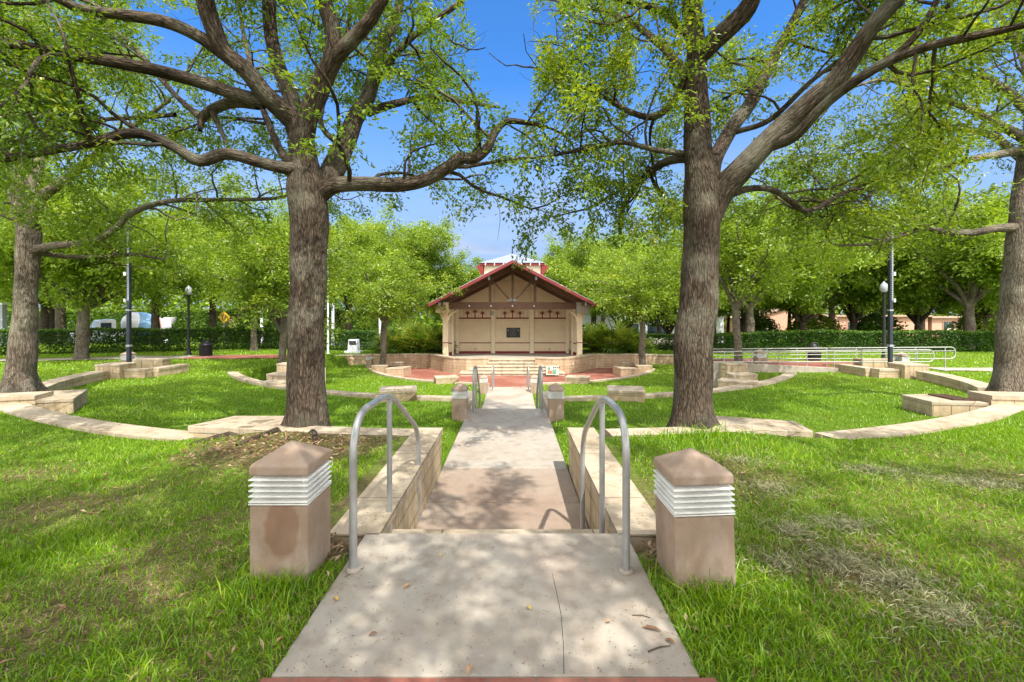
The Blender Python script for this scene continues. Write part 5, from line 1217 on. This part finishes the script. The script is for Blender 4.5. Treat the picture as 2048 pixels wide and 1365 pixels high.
# ------------------------------------------------------------------ grass
rng=np.random.default_rng(77)
def vnoise(x,y,f,ph): return (np.sin(x*f+ph)*np.cos(y*f*1.13+ph*2.1)+np.sin((x+y)*f*.71+ph*.7)*np.cos((x-y)*f*.83-ph)+.6*np.sin(x*f*2.3-ph)*np.sin(y*f*2.1+ph))/2.2
def in_grass(x,y):
    r=np.hypot(x,y-CY); ax=np.abs(x); xc=np.abs(x-PC)
    bad=(np.abs(x-PC+.015)<.885)&(y<3.1)
    bad|=(xc<.85)&(y>=3.0)&(y<9.8)
    bad|=(xc<1.27)&(y>3.0)&(y<6.05)
    bad|=(xc<1.16)&(y>9.3)&(y<11.7)
    bad|=(xc<.85)&(y>11)&(y<24)
    bad|=(xc<.95)&(y<1.86)
    bad|=(np.abs(r-R1)<.235)&(y<10)
    bad|=(np.abs(r-12.02)<.18)&(y<17)
    bad|=(np.hypot(x,y-C3)<R3+.18)&(y<wally(ax)+.3)
    wy=wally(ax); bad|=(np.abs(y-wy)<.25)&(ax<12.5)
    bad|=(ax<4.9)&(y>wy-.2)&(y<33)
    bad|=((x+1.30)**2/.035+(y-2.665)**2/.035<1)|((x-1.045)**2/.035+(y-2.58)**2/.035<1)
    bad|=(np.hypot(x+2.86,y-6.25)<.36)|(np.hypot(x-2.5,y-6.25)<.34)
    bad|=(x>6.9)&(x<12.4)&(y>15.85)&(y<18.2)
    bad|=(x>-15.2)&(x<-9)&(np.abs(y-21.5-.05*(x+12))<.95)
    bad|=(x<-15.2)&(np.abs(y-(21.3+(x+15.2)*.19))<.7)
    bad|=(x>15.6)&(np.abs(y-(16.7-(x-15.6)*.12))<.62)
    # mulch patch round the left trunk
    mul=((x+2.6)**2/1.5+(y-5.3)**2/1.1<1)&(x>-4.2); bad|=mul&(rng.random(x.shape)<.88)
    mul=((x+1.15)**2/.10+(y-2.95)**2/.08<1)|((x-.99)**2/.05+(y-2.9)**2/.08<1); bad|=mul
    return ~bad
GV=[];GT=[]
edges=[1.35,1.9,2.5,3.2,4.1,5.2,6.6,8.4,10.8,14,18,23,29,36]
for d0,d1 in zip(edges[:-1],edges[1:]):
    dm=(d0+d1)/2; rho=min(9500,9500*(2.3/dm)**1.8); hw=1.2*d1+1.0; n=int(2*hw*(d1-d0)*rho)
    x=rng.uniform(-hw,hw,n); y=rng.uniform(d0,d1,n); k=in_grass(x,y); x,y=x[k],y[k]; n=len(x)
    patch=vnoise(x,y,1.15,.4)+.6*vnoise(x,y,2.9,2.0)
    near=1-sstep(2.4,5.0,y-.25*np.abs(x))
    right=sstep(.8,2.2,x)*(1-sstep(4.2,6.0,y))
    dry=np.clip(.07+.32*near+.34*right+.5*patch*np.maximum(near,.2+.6*right),0,.9)
    # thin out the bare patches
    k=rng.random(n)>dry*.30; x,y,dry,patch=x[k],y[k],dry[k],patch[k]; n=len(x); z=gz(x,y)
    sc_w=max(1.0,dm/4.2); h=(.020+.026*rng.random(n)+.035*(rng.random(n)<.04))*(1+.25*(patch<0))*(1.0 if dm<9 else 1.15)
    # long tufts next to posts, trunk and walls
    tuft=np.exp(-((x-2.5)**2+(y-6.0)**2)/.5)+np.exp(-((x-1.9)**2/.5+(y-4.9)**2/1.2))+.8*np.exp(-((x+1.3)**2+(y-2.45)**2)/.035)+.9*np.exp(-((x-1.05)**2+(y-2.36)**2)/.035)
    h=h*(1+2.3*np.clip(tuft,0,1)*rng.random(n)**.6); w=.0062*sc_w*(.7+.6*rng.random(n))*(1+.3*np.clip(tuft,0,1))
    a=rng.uniform(0,2*math.pi,n); ln=h*rng.uniform(.2,1.1,n); D=np.stack([np.cos(a)*ln,np.sin(a)*ln,np.zeros(n)],1)
    b=rng.uniform(0,2*math.pi,n); S=np.stack([np.cos(b),np.sin(b),np.zeros(n)],1)*w[:,None]/2
    B=np.stack([x,y,z-.005],1); up=np.stack([0*h,0*h,h],1)
    dryb=rng.random(n)<dry; tint=np.where(dryb,rng.uniform(.74,1.0,n),np.clip(.36+.16*patch*-1+rng.normal(0,.15,n)+.12*right[k] if False else .36+rng.normal(0,.15,n)-.08*patch,0,.70))
    tint=np.where(dryb,tint,np.clip(tint+.10*sstep(10,14,y),0,.72))
    flat_=np.where(dryb,.35,1.0)[:,None]; up=up*flat_; D=D*np.where(dryb,1.3,1.0)[:,None]
    m=B+D*.35+up*.62; tp=B+D+up*.95
    q1=np.stack([B-S,B+S,m+S*.8,m-S*.8],1); q2=np.stack([m-S*.8,m+S*.8,tp+S*.12,tp-S*.12],1)
    if dm<6: GV+=[q1.reshape(-1,3),q2.reshape(-1,3)]; GT+=[tint,tint]
    else: GV.append(np.stack([B-S,B+S,tp+S*.3,tp-S*.3],1).reshape(-1,3)); GT.append(tint)
GV=np.concatenate(GV); GT=np.concatenate(GT); print('grass quads',len(GT))
tag(link('grass',fast_mesh('grass',GV,np.arange(len(GV)).reshape(-1,4),fattrs={'tint':GT}),M['grass']),'green lawn grass, lush on the terraces and thin and strawy in the foreground','grass',kind='stuff')
# dead leaves and bark chips on the near lawn
n=5200; x=rng.uniform(-6.5,6.5,n); y=1.3+5.2*rng.random(n)**1.1
n2=1700; x=np.concatenate([x,rng.normal(-2.5,.75,n2),rng.normal(-1.12,.12,160),rng.normal(.99,.1,160)]); y=np.concatenate([y,rng.normal(5.2,.5,n2),rng.normal(2.93,.12,160),rng.normal(2.9,.12,160)])
r=np.hypot(x,y-CY); k=(np.abs(x-PC)>.91)&~((np.abs(x-PC)<1.25)&(y>3.02))&(r>R1+.24); x,y=x[k],y[k]
dens_=vnoise(x,y,1.15,.4)+.6*vnoise(x,y,2.9,2.0); mul=((x+2.6)**2/1.5+(y-5.3)**2/1.1<1)|(np.abs(x+1.12)<.2)|(np.abs(x-.99)<.16)
k=mul|(rng.random(len(x))<np.clip(.35+.5*dens_,.06,1)); x,y=x[k],y[k]
Q=np.stack([x,y,gz(x,y)+.006+.022*rng.random(len(x))],1); V,Fq=leaf_quads(Q,.055,.018,rng,.45,0)
tag(link('leaf_litter',fast_mesh('leaf_litter',V,Fq,fattrs={'tint':rng.random(len(x))}),M['litter']),'brown dead oak leaves scattered through the near lawn and under the left trunk','leaf litter',kind='stuff')
# pale dried moss and clippings matted on the right foreground lawn
MV=[];MT=[]
for px,py,ra,rb,nn in ((1590,1075,.20,.10,1500),(1690,1060,.26,.09,1700),(1560,1140,.16,.08,900),(1680,1135,.24,.09,1500),(1960,965,.6,.16,2600),(1800,1180,.3,.12,1700),(1540,985,.3,.12,1300),(1900,1250,.3,.12,1400),(1740,945,.5,.15,1700),(1480,930,.35,.12,900)):
    c=G(px,py,-.02); a=rng.uniform(0,6.283,nn); nn=int(nn*.62); a=a[:nn]; q=np.abs(rng.normal(0,.75,nn))*(1+.3*np.sin(3*a+px)); x=c[0]+ra*q*np.cos(a); y=c[1]+rb*1.6*q*np.sin(a)
    Q=np.stack([x,y,gz(x,y)+.012+.03*rng.random(nn)],1); V,Fq=leaf_quads(Q,.06,.0042,rng,.5,0); MV.append(V); MT.append(rng.random(nn))
MV=np.concatenate(MV); M['moss']=leafmat('dried_moss',[(0,(.15,.17,.08)),(.5,(.29,.29,.16)),(1,(.46,.42,.27))],.2,gloss=.02)
tag(link('dried_moss',fast_mesh('dried_moss',MV,np.arange(len(MV)).reshape(-1,4),fattrs={'tint':np.concatenate(MT)}),M['moss']),'pale grey dried moss and clippings matted on the right foreground lawn','dried moss',kind='stuff')
# specks and clippings on the concrete pad
n=900; x=rng.uniform(PC-.86,PC+.86,n); y=1.88+1.18*rng.random(n)**1.6
k=rng.random(n)<np.clip(.25+.75*np.abs(x-PC)/.9,0,1); x,y=x[k],y[k]
Q=np.stack([x,y,np.full(len(x),.002)],1); V,Fq=leaf_quads(Q,.014,.004,rng,.12,0)
tag(link('clippings',fast_mesh('clippings',V,Fq,fattrs={'tint':rng.random(len(x))}),M['litter']),'fine dry clippings sprinkled on the concrete pad','clippings',kind='stuff')
# single leaves and twigs on the pad
def pad_leaf(label,px,py,L,w,rz,c,curl=.012):
    p=G(px,py,0.0); t=MB(); n=8; vs=[]
    for k in range(n+1):
        q=k/n; hw=w/2*math.sin(math.pi*(q*.94+.03))**.8; zz=.004+curl*math.sin(math.pi*q)*.5+.004*q
        vs+=[(L*(q-.5),-hw,zz+.4*hw),(L*(q-.5),0,zz),(L*(q-.5),hw,zz+.4*hw)]
    fs=[]
    for k in range(n): fs+=[(3*k,3*k+3,3*k+4,3*k+1),(3*k+1,3*k+4,3*k+5,3*k+2)]
    t.add(vs,fs); o=t.build('fallen_leaf',M[c]); o.location=(p[0],p[1],0); o.rotation_euler=(0,0,math.radians(rz)); tag(o,label,'leaf','fallen leaves on the concrete pad')
M['leaf_brown']=plain('brown_dead_leaf',(.20,.095,.05),.6,0,.2,60,.2,.001); M['leaf_gold']=plain('yellow_dead_leaf',(.50,.33,.09),.6,0,.15,60,.2,.001); M['leaf_tan']=plain('tan_dead_leaf',(.42,.25,.13),.6,0,.15,60,.2,.001)
for a in (('orange-tan fallen leaf lying alone in the middle of the pad',814,1175,.055,.02,50,'leaf_tan'),('yellow fallen leaf near the left edge of the pad by the bollard',671,1200,.05,.022,-40,'leaf_gold'),('small curled dark brown leaf on the lower middle of the pad',746,1272,.04,.018,20,'leaf_brown'),
  ('orange-brown fallen leaf near the brick edge at the bottom of the pad',938,1342,.05,.022,80,'leaf_tan'),('tiny greenish-yellow leaf near the top of the pad',882,1113,.035,.014,85,'leaf_gold'),('yellow leaf with a stalk in the centre right of the pad',1057,1219,.035,.02,-50,'leaf_gold'),
  ('long dark brown leaf on the right of the pad beneath a short twig',1303,1261,.085,.022,-20,'leaf_brown'),('brown leaf touching the twig at the right grass edge',1340,1286,.05,.02,-50,'leaf_brown'),('round tan scrap of leaf right of the pad crack',1216,1247,.025,.02,10,'leaf_tan'),
  ('tan leaf at the lower left corner of the pad among grass tips',557,1285,.06,.02,75,'leaf_tan')): pad_leaf(*a)
def twig_on_pad(label,a,b,r):
    pa=G(*a,0.0);pb=G(*b,0.0); mb=MB(); m=(pa+pb)/2+np.array([.004,.006,0]); mb.tube([pa+np.array([0,0,r]),m+np.array([0,0,r+.003]),pb+np.array([0,0,r])],[r,r*.9,r*.6],6); tag(mb.build('twig',M['bark']),label,'twig','twigs on the concrete pad')
twig_on_pad('short straight twig on the right of the pad above the long brown leaf',(1265,1232),(1301,1237),.003)
twig_on_pad('thin twig poking from the grass at the lower right of the pad',(1296,1305),(1342,1293),.0035)
twig_on_pad('fine twig beside the foot of the left near handrail',(690,1155),(728,1137),.0025)
# bare roots and the hairline crack
mb=MB(); pts=[G(1104,1146,0),G(1112,1180,0),G(1122,1230,0),G(1127,1290,0),G(1128,1350,0)]
for a,b in zip(pts[:-1],pts[1:]): mb.add([(a[0]-.0011,a[1],.0012),(a[0]+.0011,a[1],.0012),(b[0]+.0013,b[1],.0012),(b[0]-.0013,b[1],.0012)],[(0,3,2,1)])
tag(mb.build('pad_crack',M['mulch']),kind='structure')
t=Wood(); rg=np.random.default_rng(4)
for a,L in ((200,1.1),(250,.9),(300,1.0),(175,.8)):
    c=np.array([-2.86,6.25,-.10]); dd=np.array([math.cos(math.radians(a)),math.sin(math.radians(a)),-.03]); pts=wander(c+dd*.3,dd,L,7,rg,.14); pts[:,2]=gz(pts[:,0],pts[:,1])+.015; t.tube(pts,np.linspace(.06,.015,8),8,rg)
tr=[o for o in COL.objects if o.name=='oak_tree'][0]; link('roots',t.mesh('roots',tr.location),M['bark'],tr)

# ------------------------------------------------------------------ light, sky, camera
S=Vector((.24,-.50,.83)).normalized(); el=math.asin(S.z); az=math.atan2(S.x,S.y)
sun=bpy.data.lights.new('sun','SUN'); sun.energy=2.5; sun.angle=math.radians(.6); sun.color=(1,.95,.86)
so=bpy.data.objects.new('sun',sun); COL.objects.link(so); so.rotation_euler=S.to_track_quat('Z','Y').to_euler()
w=bpy.data.worlds.new('World'); sc.world=w; w.use_nodes=True; nt=w.node_tree; nt.nodes.clear()
sky=nt.nodes.new('ShaderNodeTexSky'); sky.sky_type='NISHITA'; sky.sun_disc=False; sky.sun_elevation=el; sky.sun_rotation=az; sky.air_density=1.0; sky.dust_density=.35; sky.ozone_density=2.2; sky.altitude=0
tc=nd(nt,'ShaderNodeTexCoord').outputs['Generated']
sep=nd(nt,'ShaderNodeSeparateXYZ',{0:tc})
zz=nd(nt,'ShaderNodeMath',{0:sep.outputs['Z'],1:.06},operation='ADD'); zz=nd(nt,'ShaderNodeMath',{0:zz.outputs[0],1:.05},operation='MAXIMUM')
px_=nd(nt,'ShaderNodeMath',{0:sep.outputs['X'],1:zz.outputs[0]},operation='DIVIDE'); py_=nd(nt,'ShaderNodeMath',{0:sep.outputs['Y'],1:zz.outputs[0]},operation='DIVIDE')
cv=nd(nt,'ShaderNodeCombineXYZ',{0:px_.outputs[0],1:py_.outputs[0],2:0.0}).outputs[0]
cn=noise(nt,cv,.42,7,.58,.4)
cm=ramp(nt,cn,[(.46,0.0),(.64,1.0)])
low=nd(nt,'ShaderNodeMapRange',{'Value':sep.outputs['Z'],'From Min':.34,'From Max':.15,'To Min':0.0,'To Max':.85}).outputs[0]
cf=nd(nt,'ShaderNodeMath',{0:cm,1:low},operation='MULTIPLY').outputs[0]
back=nd(nt,'ShaderNodeMapRange',{'Value':sep.outputs['Y'],'From Min':.45,'From Max':.05,'To Min':0.0,'To Max':.92}).outputs[0]  # bright warm clouds added behind and above the camera to lift the shadows
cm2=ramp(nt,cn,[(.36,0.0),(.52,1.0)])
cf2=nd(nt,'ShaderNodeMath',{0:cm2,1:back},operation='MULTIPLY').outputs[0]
hs=mix(nt,1.0,sky.outputs[0],(.20,.45,.70),'MULTIPLY')
hz=nd(nt,'ShaderNodeMapRange',{'Value':sep.outputs['Z'],'From Min':.46,'From Max':.10,'To Min':0.0,'To Max':.92}).outputs[0]
hs=mix(nt,hz,hs,(1.1,1.4,2.0))
shade=ramp(nt,noise(nt,cv,.9,5,.6),[(.35,(1.05,1.25,1.8)),(.68,(2.1,2.15,2.3))])
mx=mix(nt,cf,hs,(1,1,1)); 
for l in list(nt.links):
    pass
cmix=[n for n in nt.nodes if n.bl_idname=='ShaderNodeMix'][-1]; nt.links.new(shade,cmix.inputs[7])
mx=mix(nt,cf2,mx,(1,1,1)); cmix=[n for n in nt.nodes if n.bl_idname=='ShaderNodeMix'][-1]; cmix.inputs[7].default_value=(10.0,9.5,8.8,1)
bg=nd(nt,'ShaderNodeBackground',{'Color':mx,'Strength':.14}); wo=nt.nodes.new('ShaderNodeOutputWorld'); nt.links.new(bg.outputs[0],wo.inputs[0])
cam=bpy.data.cameras.new('camera'); co=bpy.data.objects.new('camera',cam); COL.objects.link(co); co.location=(0,0,H); co.rotation_euler=(math.radians(90),0,0)
cam.sensor_width=36; cam.lens=F/2048*36; cam.shift_y=-(682.5-HOR)/2048; cam.clip_end=2000; cam.clip_start=.05; sc.camera=co
sc.view_settings.view_transform='Standard'; sc.view_settings.look='None'; sc.view_settings.exposure=1.58; sc.view_settings.gamma=1
cy=sc.cycles; cy.max_bounces=7; cy.diffuse_bounces=3; cy.glossy_bounces=2; cy.transmission_bounces=4; cy.transparent_max_bounces=8; cy.use_denoising=True
try: cy.denoiser='OPENIMAGEDENOISE'
except Exception: pass
